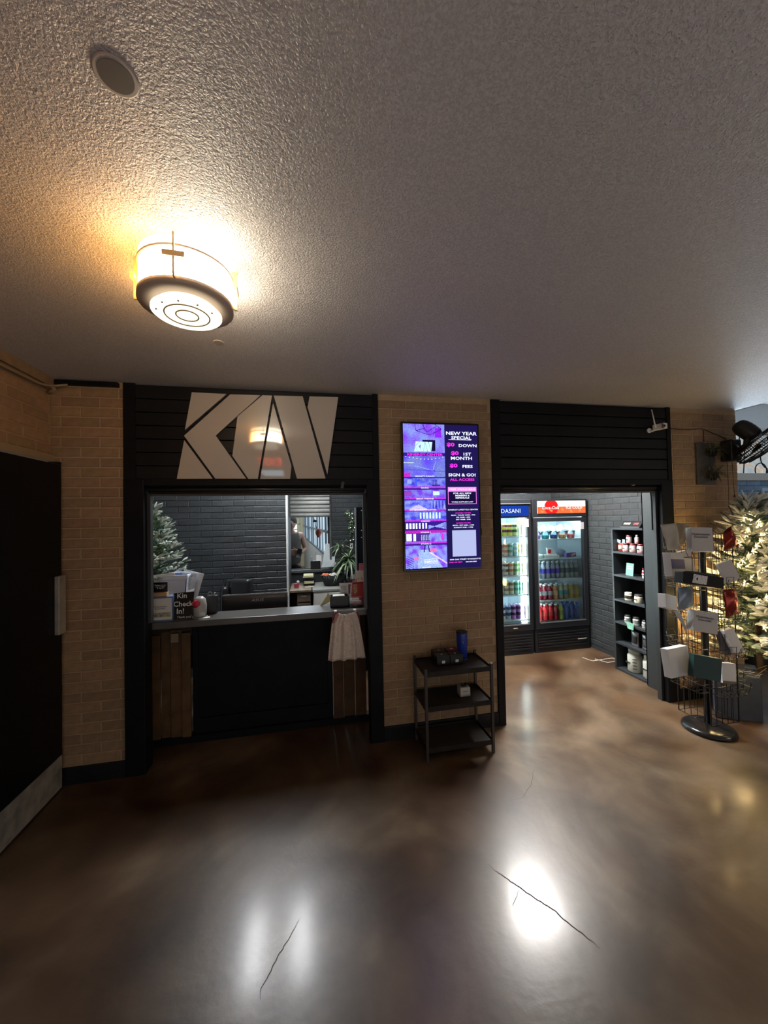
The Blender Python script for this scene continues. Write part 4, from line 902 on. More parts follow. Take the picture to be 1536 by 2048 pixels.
# picture column painted as a raster of small coloured cells
NX, NZ = 78, 262
img = np.zeros((NZ, NX, 3)); rs = np.random.RandomState(3)
def sf(sx, sy, seed):
    r = np.random.RandomState(seed); a = np.zeros((NZ, NX)); yy, xx = np.mgrid[0:NZ, 0:NX]
    for _ in range(14):
        fx, fy, p = r.randn()/sx, r.randn()/sy, r.rand()*6.28; a += np.sin(xx*fx+yy*fy+p)
    return a/14**.5
def line(x0, y0, x1, y1, c, w=1):
    n = int(max(abs(x1-x0), abs(y1-y0))*2)+1
    for t in np.linspace(0, 1, n):
        x, y = int(x0+(x1-x0)*t), int(y0+(y1-y0)*t)
        img[max(0, y):max(0, y+w), max(0, x):max(0, x+w)] = c
purp, blue, pale, mag, dk = np.array((.20, .06, .80)), np.array((.05, .05, .62)), np.array((.26, .32, .95)), np.array((.60, .03, .60)), np.array((.03, .01, .22))
def panel(y0, y1, seed, ca, cb, sx=5, sy=4):
    a = np.clip(sf(sx, sy, seed)[y0:y1]*.5+.5, 0, 1)[..., None]; img[y0:y1] = ca*(1-a)+cb*a
F_ = NZ/1860.0  # crop rows to cells
rows = [(125, 495), (540, 810), (825, 955), (970, 1095), (1110, 1240), (1250, 1380), (1390, 1475), (1525, 1665), (1680, 1975)]
rowc = [(int((a-125)*F_), int((b-125)*F_)) for a, b in rows]
for k, (a, b) in enumerate(rowc):
    panel(a, b, k+2, (purp, blue*.8+purp*.3, blue, purp*.8, blue, blue, blue, purp*.8, purp*.9)[k], (pale*.8, pale*.6, pale*.7, pale*.8, pale*.9, pale*.8, pale, pale*.9, pale*.9)[k], *( (9, 9) if k < 2 else (4, 4)))
a, b = rowc[0]
img[6:24, 60:72] = np.array((.22, .02, .85))
for l in (((22, 0), (24, 12)), ((24, 12), (50, 20)), ((36, 0), (44, 14)), ((50, 20), (72, 8)), ((24, 12), (38, 8)), ((44, 14), (62, 4)), ((44, 14), (50, 20)), ((38, 0), (40, 11)), ((60, 0), (72, 8))): line(*l[0], *l[1], dk)
a, b = rowc[1]
for k in range(11):
    x = 3+k*7; y = a+1+int(5*math.sin(k*.3)); img[y:y+1, x:x+2] = 1
line(20, a+18, 55, b-12, pale, 1); line(60, a+10, 55, b-14, pale, 1); line(0, a+12, 18, a+12, np.array((.6, .8, 1))); line(0, a+24, 78, a+28, blue)
img[b-8:b, 0:12] = mag*.8
for k in (2, 3, 4, 5, 7): a, b = rowc[k]; img[b-3:b] = mag*.6+purp*.3
a, b = rowc[2]; img[a+2:a+10, 6:14] = pale; img[a:b-3, 20:24] = np.array((.05, .1, 1)); img[a+3:a+14, 52:62:3] = dk; line(52, a+12, 66, a+12, dk, 2)
a, b = rowc[3]; img[a+3:a+10, 54:66] = (.5, .8, 1); img[a+2:b-6, 0:14] = (.25, .05, .45)
a, b = rowc[4]; 
for x in range(9, 45): img[b-3-int(9*(1-abs(x-25)/18)):b-1, x] = (.5, .45, .9)
for x in range(50, 78, 3): img[a+1:b-4, x] = dk if x % 2 else pale
a, b = rowc[5]
for x in range(28, 70, 6): img[a+2:b-5, x:x+3] = (.55, .8, 1)
a, b = rowc[6]; img[a:b] = dk
for x in range(2, 44, 6): img[a+1:b-1, x:x+3+(x < 20)] = (.75, .8, 1)
for k in range(7): line(44, b-1-k, 77, a+k*2, pale)
img[rowc[6][1]+2:rowc[6][1]+7] = mag*.7
a, b = rowc[7]; img[a:b-4, 0:46] = (.06, .02, .25); img[a+1:b-5, 2:12] = (.7, .8, 1); img[a+1:b-5, 15:20] = (.7, .8, 1); img[a+3:b-6, 30:48:3] = (.5, .7, 1); img[a+2:b-6, 68:72] = mag
a, b = rowc[8]; 
for y in range(a+8, b): 
    t = (y-a)/(b-a); x0_, x1_ = int(26-4*t), int(44+26*t); img[y, x0_:min(78, x1_)] = (.30, .42, .80)
line(44, a+12, 77, b-8, (.7, .5, 1), 2); img[a+6:a+12, 46:58] = (.7, .15, .4); img[a+20:a+26, 16:24] = (.7, .15, .4)
for k in range(6): line(2, a+18+k*4, 14, a+24+k*4, dk); line(34, a+26+k, 60, a+24+k*2, (.55, .6, 1))
line(36, a, 34, a+10, dk, 2); line(42, a, 44, a+10, dk, 2)
for a, b in zip(rowc, rowc[1:]): img[a[1]:max(a[1]+1, b[0])] = np.where(img[a[1]:max(a[1]+1, b[0])] > 0.01, img[a[1]:max(a[1]+1, b[0])], np.array((.03, .01, .2)))
img *= 1+.18*rs.randn(NZ, NX, 1); img = np.clip(img, 0, 1)
CW = SW*.545; mb = MB(); vs = [(SX0+CW*i/NX, -.0562, SZ1-SH*j/NZ) for j in range(NZ+1) for i in range(NX+1)]
mb.add(vs, [(j*(NX+1)+i, (j+1)*(NX+1)+i, (j+1)*(NX+1)+i+1, j*(NX+1)+i+1) for j in range(NZ) for i in range(NX)])
m_px = bpy.data.materials.new('screen_picture'); m_px.use_nodes = True; nt = m_px.node_tree; nt.nodes.clear()
e = nt.nodes.new('ShaderNodeEmission'); va = nt.nodes.new('ShaderNodeVertexColor'); va.layer_name = 'Col'; oo = nt.nodes.new('ShaderNodeOutputMaterial'); e.inputs[1].default_value = K_TV
nt.links.new(va.outputs[0], e.inputs[0]); nt.links.new(e.outputs[0], oo.inputs[0])
pic = part('picture_column', mb, m_px, tv)
ca = pic.data.color_attributes.new('Col', 'FLOAT_COLOR', 'CORNER'); arr = np.ones((NZ*NX*4, 4)); arr[:, :3] = np.repeat(img.reshape(-1, 3), 4, axis=0); ca.data.foreach_set('color', arr.ravel())
g_w = glow('screen_white', (.78, .82, 1), K_TV); g_m = glow('screen_magenta', (.95, .03, .80), K_TV); g_p = glow('screen_pink', (.85, .22, .75), K_TV); g_d = glow('screen_black', (.01, .005, .05), 1)
def tt(s, u, v, sz, m, bold=.03, sx=1.45, th=.0003): return text('screen_text', s, sz, m, tv, (SX0+SW*u, -.0566, SZ1-SH*v), bold=bold, sx=sx, th=th)
U = .775
v_ = lambda y: (y-128)/(1965-128)
tt('NEW YEAR', U, v_(238), .033, g_w, .05); tt('SPECIAL', U, v_(295), .030, g_w, .05)
part('underline', MB().box(SX0+SW*.60, SX0+SW*.91, -.0566, -.0563, SZ1-SH*v_(322), SZ1-SH*v_(316)), g_w, tv)
for y, a, b, u2, bb in ((385, '$0', 'DOWN', .86, 0), (495, '$0', '1ST', .845, 0), (655, '$0', 'FEES', .85, 0)):
    u1 = .625 if b == 'DOWN' else .68 if b == '1ST' else .66
    tt(a, u1, v_(y), .036, g_m, .07, 1.6); tt(b, u2, v_(y+10), .029, g_w, .05)
tt('MONTH', .77, v_(560), .031, g_w, .05)
tt('SIGN & GO!', U, v_(775), .030, g_w, .05, 1.35); tt('ALL ACCESS', U, v_(835), .023, g_m, .05, 1.5)
part('notice_box', MB().box(SX0+SW*.575, SX0+SW*.965, -.0564, -.0562, SZ1-SH*v_(1150), SZ1-SH*v_(930)), g_p, tv)
part('notice_inner', MB().box(SX0+SW*.582, SX0+SW*.958, -.0566, -.0564, SZ1-SH*v_(1143), SZ1-SH*v_(988)), g_d, tv)
def t2(*a, **k): 
    o = tt(*a, **k); o.location.y -= .0004; return o
t2('FREE SWAG BAG', .77, v_(960), .0185, g_w, .04, 1.45)
t2('FOR ALL NEW', .77, v_(1012), .0155, g_w, .05, 1.4); t2('MEMBERS &', .77, v_(1042), .0155, g_w, .05, 1.4); t2('REFERRALS', .77, v_(1070), .0155, g_w, .05, 1.4)
t2('WHILE SUPPLIES LAST', .77, v_(1122), .0115, g_w, .05, 1.5)
tt('KINERGY LIFESTYLE CENTER', U, v_(1222), .0125, g_w, .04, 1.45)
for y, s, m_ in ((1265, 'STAFFED HOURS', g_m), (1292, 'MON - THURS 10AM - 7PM', g_w), (1320, 'FRI 10AM - 6PM', g_w), (1348, 'SAT 10AM - 2PM', g_w), (1393, 'ACCESS HOURS', g_m), (1422, 'MON - SAT 5AM - 11PM', g_w), (1450, 'SUNDAY 5AM - 11PM', g_w)):
    tt(s, U, v_(y), .0105, m_, .05, 1.5)
part('plain_square', MB().box(SX0+SW*.62, SX0+SW*.945, -.0564, -.0562, SZ1-SH*v_(1820), SZ1-SH*v_(1485)), glow('screen_pale_square', (.45, .50, .80), K_TV*.8), tv)
tt('2300 OAK STREET WYANDOTTE', .79, v_(1858), .0125, g_w, .05, 1.3)
tt('CALL OR TEXT', .66, v_(1893), .0115, g_m, .05, 1.3); tt('000-000-0000', .87, v_(1893), .0115, g_w, .05, 1.3)
tt('KINERGY.CENTER', .28, v_(517), .0225, g_m, .05, 1.45)
part('logo', kan_logo(MB(), (SX0+SW*.14, -.0566, SZ1-SH*v_(478)), (1,0,0), (0,0,1), (0,-1,0), .135, .0003), glow('screen_logo', (.50, .80, .95), K_TV), tv)
part('logo_back', MB().box(SX0+SW*.25, SX0+SW*.42, -.0564, -.0563, SZ1-SH*v_(470), SZ1-SH*v_(330)), g_d, tv)
for s, y in (('SERENITY AWAITS', 792), ('SAUNA', 940), ('MEDIA THEATER', 1078), ('MOVEMENT CENTER', 1217), ('CARDIO', 1360), ('STUDIO 1', 1500), ('STUDIO 2', 1645), ('MARKET', 1942)): tt(s, .27, v_(y), .0125, g_w, .04, 1.4)

# ================================================================= CART
ct = thing('utility_cart', 'black three shelf metal cart against the middle brick pier', 'cart', (.94, -.155, 0))
m_cart = mat('cart_black', (.020, .017, .016), .55, noise=.3, nscale=14, bump=.2, spec=.25); m_leg = mat('cart_leg', (.07, .065, .06), .4, .4)
cx0, cx1, cy0, cy1 = .712, 1.165, -.285, -.03
for x in (cx0, cx1):
    for y in (cy0, cy1):
        lg = part('leg', MB().box(x-.009, x+.009, y-.009, y+.009, 0, .585), m_leg, ct, bevel=.002)
for k, z in enumerate((.545, .325, .065)):
    sh_ = part('shelf', MB().box(cx0+.009, cx1-.009, cy0+.0, cy1, z, z+.008), m_cart, ct)
    part('shelf_rim', MB().box(cx0+.009, cx1-.009, cy0-.004, cy0, z-.012, z+.02).box(cx0+.009, cx1-.009, cy1, cy1+.004, z-.012, z+.02).box(cx0-.004, cx0, cy0+.009, cy1-.009, z-.012, z+.02).box(cx1, cx1+.004, cy0+.009, cy1-.009, z-.012, z+.02), m_cart, sh_)
tb = P(2, .553, 924, 1306); tb.y = min(tb.y, -.075); 
tx = P(1, -.085, 924, 1290).x; tzt = P(1, -.085, 924, 1262).z
tu = thing('tumbler', 'blue insulated tumbler standing on the top shelf of the cart', 'tumbler', (tx, -.085, .553))
part('cup_body', MB().lathe([(.031, .553), (.033, .56), (.040, tzt-.012), (.039, tzt-.006)], (tx, -.085, 0), 24), mat('cobalt_blue', (.010, .035, .30), .3), tu)
part('lid', MB().lathe([(.041, tzt-.010), (.041, tzt-.003), (.036, tzt), (.034, tzt-.002)], (tx, -.085, 0), 24), m_blackplastic, tu)
text('lettering', 'Y', .02, mat('print_pale_blue', (.3, .35, .6), .4), tu, (tx-.008, -.1245, tzt-.07), bold=.02)
part('foot_ring', MB().lathe([(.032, .553), (.032, .558)], (tx, -.085, 0), 24), m_steel, tu)
bz = .5535
for k, (pxl, pxr, Yc, lab) in enumerate(((868, 893, -.10, 'back left black box of the four on the cart'), (895, 919, -.10, 'back right black box of the four on the cart'), (873, 900, -.185, 'front left black box of the four on the cart'), (900, 927, -.185, 'front right black box of the four on the cart'))):
    xa, xb = P(1, Yc, pxl, 1300).x, P(1, Yc, pxr, 1300).x
    t = thing('sample_box', lab, 'box', ((xa+xb)/2, Yc, bz), 'small black boxes on the cart')
    part('box_body', MB().box(xa+.001, xb-.001, Yc, Yc+.075, bz, bz+.062), m_blackplastic, t, bevel=.004)
    part('lid', MB().box(xa+.004, xb-.004, Yc+.004, Yc+.07, bz+.062, bz+.066), mat('lid_dark_red' if k == 1 else 'lid_black', (.16, .02, .03) if k == 1 else (.03, .03, .032), .35), t)
    part('label', MB().box((xa+xb)/2-.011, (xa+xb)/2+.011, Yc-.0012, Yc, bz+.018, bz+.036), m_paper, t)
    part('label', MB().box((xa+xb)/2-.012, (xa+xb)/2+.012, Yc+.03, Yc+.055, bz+.066, bz+.0668), m_paper, t) if k in (1, ) else part('label_dot', MB().box((xa+xb)/2-.005, (xa+xb)/2+.005, Yc+.03, Yc+.042, bz+.066, bz+.0668), m_paper, t)
x0 = P(1, -.19, 921, 1390).x; x1 = P(1, -.19, 941, 1390).x
pc = thing('cube_planter', 'white cube planter with a dark little plant on the middle shelf of the cart', 'planter', ((x0+x1)/2, -.16, .333))
part('cube_pot', MB().box(x0, x1, -.19, -.13, .3335, .3335+.062), mat('pot_white', (.62, .60, .55), .6), pc, bevel=.004)
text('lettering', 'home', .014, m_darkgrey, pc, ((x0+x1)/2, -.1905, .372))
mb = MB(); rr = random.Random(2)
for k in range(26):
    a = rr.uniform(0, 6.28); blade(mb, ((x0+x1)/2+rr.uniform(-.015, .015), -.16+rr.uniform(-.012, .012), .392), (math.cos(a)*.5, math.sin(a)*.5, 1), .035, .006, .012, 0, 4)
part('succulent', mb, mat('dark_succulent', (.03, .045, .03), .6), pc)

# ================================================================= DRINKS ALCOVE
m_fr_blk = mat('cooler_black', (.012, .013, .016), .35); m_liner = mat('cooler_liner', (.55, .68, .76), .5); m_wire = mat('shelf_white', (.78, .84, .86), .4)
g_led = glow('cooler_led', (.85, .97, 1), K_FRIDGE*2.2); g_led2 = glow('cooler_led_soft', (.85, .97, 1), K_FRIDGE*9)
def cooler(label, x0, x1, top, gx0, gx1, gz0, gz1, sz0, sz1, shelves, led_r, led_l):
    Y0, Y1 = 1.25, 1.90; t = thing('drinks_cooler', label, 'cooler', ((x0+x1)/2, 1.55, 0))
    part('cabinet', MB().box(x0, x0+.03, Y0+.05, Y1, .04, top).box(x1-.03, x1, Y0+.05, Y1, .04, top).box(x0, x1, Y1-.03, Y1, .04, top).box(x0, x1, Y0+.05, Y1, top-.03, top).box(x0, x1, Y0+.05, Y1, .04, .25), m_fr_blk, t)
    part('liner', MB().box(gx0-.02, gx1+.02, Y1-.14, Y1-.12, .25, gz1+.1).box(gx0-.025, gx0-.015, Y0+.05, Y1-.12, .25, gz1+.1).box(gx1+.02, gx1+.03, Y0+.05, Y1-.12, .25, gz1+.1).box(gx0-.02, gx1+.02, Y0+.06, Y1-.12, .25, .27), m_liner, t)
    part('header_box', MB().box(x0, x1, Y0, Y0+.05, gz1+.05, top), m_fr_blk, t, bevel=.006)
    dr = part('door', MB().box(x0+.01, gx0, Y0, Y0+.045, .27, gz1+.045).box(gx1, x1-.01, Y0, Y0+.045, .27, gz1+.045).box(gx0, gx1, Y0, Y0+.045, gz1, gz1+.045).box(gx0, gx1, Y0, Y0+.045, .27, gz0), m_fr_blk, t)
    part('door_pane', MB().box(gx0, gx1, Y0+.018, Y0+.022, gz0, gz1), pane_glass(), dr)
    part('door_seal', MB().box(gx0, gx1, Y0-.004, Y0, gz0-.012, gz0).box(gx0-.008, gx0, Y0-.004, Y0, gz0, gz1), mat('seal_grey', (.12, .13, .14), .4), dr)
    part('kick_panel', MB().box(x0+.005, x1-.005, Y0+.015, Y0+.05, .0, .26), m_fr_blk, t)
    for k in range(6): part('grille_slat', MB().box(x0+.035, x1-.035, Y0+.004, Y0+.016, .055+.031*k, .070+.031*k), m_fr_blk, t, bevel=.002)
    for z in shelves: part('shelf', MB().box(gx0-.015, gx1+.02, Y0+.055, Y1-.14, z-.014, z), m_wire, t)
    if led_r: part('led_strip', MB().box(gx1-led_r, gx1+.018, Y0+.07, Y0+.08, gz0, gz1+.02), g_led, t)
    if led_l: part('led_strip', MB().box(gx0-.014, gx0-.014+led_l, Y0+.07, Y0+.08, gz0, gz1+.02), g_led2, t)
    part('led_bar', MB().box(gx0, gx1, Y0+.06, Y0+.10, gz1+.06, gz1+.07), g_led2, t)
    return t
S1 = (1.327, 1.097, .879, .662, .377); S2 = (1.281, 1.057, .822, .576, .336)
f1 = cooler('left black drinks cooler with a blue lit header and rows of cans', 1.78, 2.468, 1.745, 1.84, 2.415, .345, 1.535, 1.55, 1.66, S1, .055, .03)
f2 = cooler('right black drinks cooler with a red and white lit header and bottles', 2.482, 3.19, 1.745, 2.545, 3.135, .345, 1.485, 1.57, 1.72, S2, 0, .03)
g_blue = glow('header_blue', (.015, .07, .55), .8)
part('header_sign', MB().box(1.83, 2.43, 1.243, 1.25, 1.555, 1.672), g_blue, f1)
text('lettering', 'DASANI', .066, glow('header_lettering', (.85, .97, 1), 1.1), f1, (2.212, 1.242, 1.612), bold=.01, sx=1.0, ls=1.05)
part('header_trim', MB().box(1.8, 2.45, 1.23, 1.25, 1.69, 1.70), mat('trim_silver', (.35, .37, .38), .3, .8), f1)
part('price_tag', MB().box(2.39, 2.43, 1.245, 1.25, 1.43, 1.52), mat('tag_grey', (.45, .42, .42), .5), f1); part('price_tag', MB().box(2.29, 2.34, 1.262, 1.266, 1.455, 1.50), mat('tag_green', (.35, .65, .18), .5), f1)
sgn = part('header_sign', MB().box(2.545, 3.165, 1.243, 1.25, 1.578, 1.722), glow('header_white', (1, .97, .90), 1.6), f2)
part('orange_band', MB().box(2.545, 3.165, 1.2424, 1.243, 1.578, 1.655), glow('header_orange', (.95, .16, .05), 1.3), sgn)
part('red_disc', MB().prism([(2.72+min(.085, .085)*1.05*math.cos(a*PI/16), 1.242, min(1.722, max(1.578, 1.65+.09*math.sin(a*PI/16)))) for a in range(32)], (0, -.0005, 0)), glow('header_red', (.85, .02, .02), 1.2), sgn)
g_hw = glow('header_text_white', (1, .98, .95), 1.3)
text('lettering', 'Coca-Cola', .050, g_hw, sgn, (2.705, 1.2408, 1.642), bold=.02, shear=.35)
text('lettering', 'ICE COLD', .042, g_hw, sgn, (3.015, 1.2408, 1.642), bold=.03, sx=1.15)
for k in range(5): part('ice_chip', MB().obox((2.60+.115*k+.03*(k > 1), 1.2405, 1.60+.012*(k % 3)), (.035, .001, .022), (0, .4*k, 0)), glow('chip_orange', (1, .38, .12), .95), sgn)
part('price_tag', MB().box(3.10, 3.14, 1.245, 1.25, 1.39, 1.47), mat('tag_grey'), f2)
part('brand_plate', MB().box(3.02, 3.13, 1.243, 1.25, .12, .127), m_steel, f2)
part('brand_plate', MB().box(2.21, 2.26, 1.243, 1.25, .298, .306), m_steel, f1)

def can_mesh(nm, body, band, top=(.6, .62, .64)):
    mb = MB().lathe([(.020, 0), (.0265, .006), (.0275, .012), (.0275, .045), (.0275, .075), (.0275, .105), (.0275, .132), (.021, .146), (.020, .150)], n=14, mis=[2, 0, 0, 1, 0, 1, 0, 2])
    return mb.mesh('can', [mat('can_'+nm, body, .35), mat('band_'+nm, band, .4), mat('can_metal', top, .25, .9)])
ordw = ['first', 'second', 'third', 'fourth', 'fifth', 'sixth', 'seventh', 'eighth']
shw = ['top', 'second', 'third', 'fourth', 'bottom']
cans = [
 [('lime', 'lime yellow', sr(200, 215, 60), sr(240, 240, 210))]*2+[('lemon', 'pale lemon', sr(225, 230, 120), sr(120, 60, 70))]*2+[('pgreen', 'pale green', sr(205, 225, 165), sr(60, 80, 70)), ('pale', 'pale grey green', sr(200, 215, 190), sr(230, 235, 220))],
 [('white', 'white', sr(225, 228, 225), sr(200, 120, 110)), ('white', 'white', sr(225, 228, 225), sr(200, 120, 110)), ('wred', 'white and coral', sr(230, 215, 210), sr(215, 120, 100)), ('mintw', 'white and mint', sr(225, 235, 230), sr(110, 200, 170)), ('sky', 'sky blue', sr(170, 215, 240), sr(240, 245, 250)), ('gold', 'cream and yellow', sr(240, 235, 190), sr(225, 190, 60))],
 [('navy', 'white and navy', sr(225, 230, 240), sr(30, 40, 90)), ('navy', 'white and navy', sr(225, 230, 240), sr(30, 40, 90)), ('wblk', 'white and black', sr(235, 235, 235), sr(40, 40, 50)), ('peach', 'white and peach', sr(240, 230, 215), sr(230, 140, 90)), ('green', 'white and green', sr(220, 235, 215), sr(110, 190, 110)), ('lgreen', 'white and light green', sr(225, 240, 220), sr(170, 205, 90))],
 [('seafoam', 'seafoam', sr(190, 235, 220), sr(230, 240, 235))]*2+[('cream', 'cream', sr(235, 232, 215), sr(160, 130, 100))]*2+[('teal', 'pale teal', sr(170, 230, 210), sr(90, 170, 150))]*2,
 [('blue', 'white and dark blue', sr(225, 230, 245), sr(40, 50, 110))]*2+[('lblue', 'powder blue', sr(180, 205, 235), sr(60, 70, 120)), ('violet', 'violet', sr(185, 130, 200), sr(60, 30, 80)), ('purple', 'purple', sr(165, 95, 190), sr(50, 25, 70)), ('lilac', 'pale lilac', sr(225, 205, 235), sr(190, 150, 205))]]
xs = [2.055, 2.122, 2.187, 2.250, 2.315, 2.380]; CM = {}
for r, row in enumerate(cans):
    for k, (nm, word, body, band) in enumerate(row):
        for dp in (0, 1):
            if nm not in CM: CM[nm] = can_mesh(nm, body, band)
            o = bpy.data.objects.new('can', CM[nm]); COL.objects.link(o); o.location = (xs[k]+(.02 if r == 4 else 0)-.008*(dp), 1.345+.062*dp, S1[r]); o.rotation_euler = (0, 0, random.uniform(0, 6)); o.scale = (1, 1, 1.0 if r != 4 else 1.12)
            lab = f"{word} can {ordw[5-k]} from the right, {'front' if dp == 0 else 'second'} row, {shw[r]} shelf, left cooler"
            props(o, lab, 'can', f'cans on the {shw[r]} shelf of the left cooler')
def bottle_mesh(nm, liquid, label, cap, h=.2, r=.031, clear=False):
    prof = [(.024*r/.031, 0), (r, .006), (r, h*.28), (r*.985, h*.30), (r*.985, h*.58), (r, h*.60), (r*.9, h*.70), (r*.45, h*.86), (r*.42, h*.90), (r*.48, h*.90), (r*.48, h), (r*.44, h)]
    ml = mat('drink_'+nm, liquid, .15, coat=.5)
    return MB().lathe(prof, n=14, mis=[0, 0, 0, 1, 0, 0, 0, 0, 2, 2, 2]).mesh('bottle', [ml, mat('wrap_'+nm, label, .4), mat('cap_'+nm, cap, .4)])
B3 = [('bluewater', 'clear blue capped water', (.30, .45, .55), sr(30, 110, 190), sr(220, 225, 230))]+[('purplewrap', 'clear purple label water', (.35, .40, .48), sr(80, 60, 180), sr(225, 228, 230))]*4+[('greywrap', 'clear grey label water', (.35, .42, .42), sr(70, 100, 100), sr(230, 232, 232))]*4
B4 = [('cranberry', 'dark cranberry juice', (.25, .02, .04), sr(205, 210, 215), sr(235, 235, 235))]*3+[('peachtea', 'peach tea', (.55, .30, .12), sr(225, 180, 150), sr(240, 240, 240)), ('tealjuice', 'teal label juice', (.5, .5, .30), sr(70, 160, 170), sr(235, 240, 240)), ('tealjuice', 'teal label juice', (.5, .5, .30), sr(70, 160, 170), sr(235, 240, 240)), ('yellowjuice', 'golden yellow juice', (.65, .48, .04), sr(210, 190, 70), sr(245, 245, 245)), ('yellowjuice', 'golden yellow juice', (.65, .48, .04), sr(210, 190, 70), sr(245, 245, 245))]
B5 = [('redsport', 'bright red sports drink', (.70, .03, .04), sr(220, 60, 60), sr(235, 235, 235))]*3+[('dkredsport', 'dark red sports drink', (.45, .02, .05), sr(130, 30, 40), sr(230, 230, 230)), ('limesport', 'lime green sports drink', (.40, .55, .05), sr(130, 160, 60), sr(235, 235, 235))]+[('bluesport', 'bright blue sports drink', (.01, .12, .70), sr(30, 80, 190), sr(60, 110, 220))]*3
BMc = {}
for r, (row, h, n) in enumerate(((B3, .195, 9), (B4, .175, 8), (B5, .185, 8))):
    z = S2[2+r]; sp = (.60-.04)/n
    for k, (nm, word, liq, lab_, cap) in enumerate(row):
        for dp in (0, 1):
            if nm not in BMc: BMc[nm] = bottle_mesh(nm, liq, lab_, cap, h, min(.033, sp*.47))
            o = bpy.data.objects.new('bottle', BMc[nm]); COL.objects.link(o); o.location = (2.565+sp*(k+.5), 1.345+.072*dp, z); o.rotation_euler = (0, 0, random.uniform(0, 6))
            lab = f"{word} bottle {ordw[k] if k < 8 else 'ninth'} from the left, {'front' if dp == 0 else 'second'} row, {shw[2+r]} shelf, right cooler"
            props(o, lab, 'bottle', f'bottles on the {shw[2+r]} shelf of the right cooler')
tubs = [('purple', (.25, .12, .55)), ('teal', (.05, .50, .55)), ('navy', (.03, .09, .28)), ('orange', (.62, .28, .08)), ('coral', (.70, .12, .12))]
m_clr = pane_glass('clear_tub', (.85, .92, .95))
for k, (nm, c) in enumerate(tubs):
    x = 2.60+.112*k; z = S2[0]; t = thing('snack_tub', f'clear tub of {nm} snack with raised lid on top shelf of right cooler', 'tub', (x, 1.36, z), 'snack tubs in the right cooler')
    part('filling', MB().lathe([(.036, z+.001), (.044, z+.045), (.01, z+.05)], (x, 1.36, 0), 16), mat('snack_'+nm, c, .5, noise=.5, nscale=60), t)
    part('tub_wall', MB().lathe([(.04, z+.001), (.05, z+.09), (.049, z+.09)], (x, 1.36, 0), 16), m_clr, t)
    part('tub_lid', MB().obox((x-.01, 1.39, z+.125), (.09, .004, .07), (-.5, .35*(-1)**k, 0)), mat('lid_pale', (.6, .7, .72), .3), t)
z = S2[1]
t = thing('carton_tray', 'white carton tray with a red mark on the second shelf of the right cooler', 'carton', (2.79, 1.36, z))
part('tray', MB().prism([(2.68, 1.33, z), (2.87, 1.33, z), (2.87, 1.33, z+.03), (2.68, 1.33, z+.035)], (0, .12, 0)), m_paper, t, bevel=.002); part('raised_back', MB().prism([(2.745, 1.38, z+.03), (2.875, 1.38, z+.03), (2.84, 1.40, z+.105), (2.75, 1.40, z+.115)], (0, .01, 0)), m_paper, t)
part('red_mark', MB().obox((2.775, 1.377, z+.075), (.04, .002, .05), (0, .2, 0)), m_red, t)
t = thing('wrap_pack', 'pale wrapped pack at the left of the second shelf of the right cooler', 'pack', (2.61, 1.36, z))
part('pack_body', MB().obox((2.615, 1.37, z+.025), (.12, .09, .048), (0, 0, .1)), mat('wrap_pale', (.6, .66, .68), .3, noise=.2, nscale=60), t, bevel=.015)
t = thing('chocolate_pack', 'dark purple pack with pink swirl on the second shelf of the right cooler', 'pack', (3.02, 1.36, z))
part('pack_body', MB().obox((3.035, 1.36, z+.028), (.13, .05, .05), (0, -.06, 0)), mat('pack_purple', (.08, .03, .22), .35), t, bevel=.006); part('swirl', MB().obox((3.06, 1.334, z+.032), (.06, .002, .025), (0, -.3, 0)), mat('pack_pink', (.8, .35, .55), .35), t)
t = thing('clear_bowl', 'clear lidded bowl stacked behind the purple pack in the right cooler', 'bowl', (2.97, 1.45, z))
part('bowl', MB().lathe([(.035, z), (.06, z+.05), (.062, z+.055), (.05, z+.075), (.02, z+.085)], (2.98, 1.46, 0), 18), mat('bowl_grey', (.32, .36, .48), .3), t)

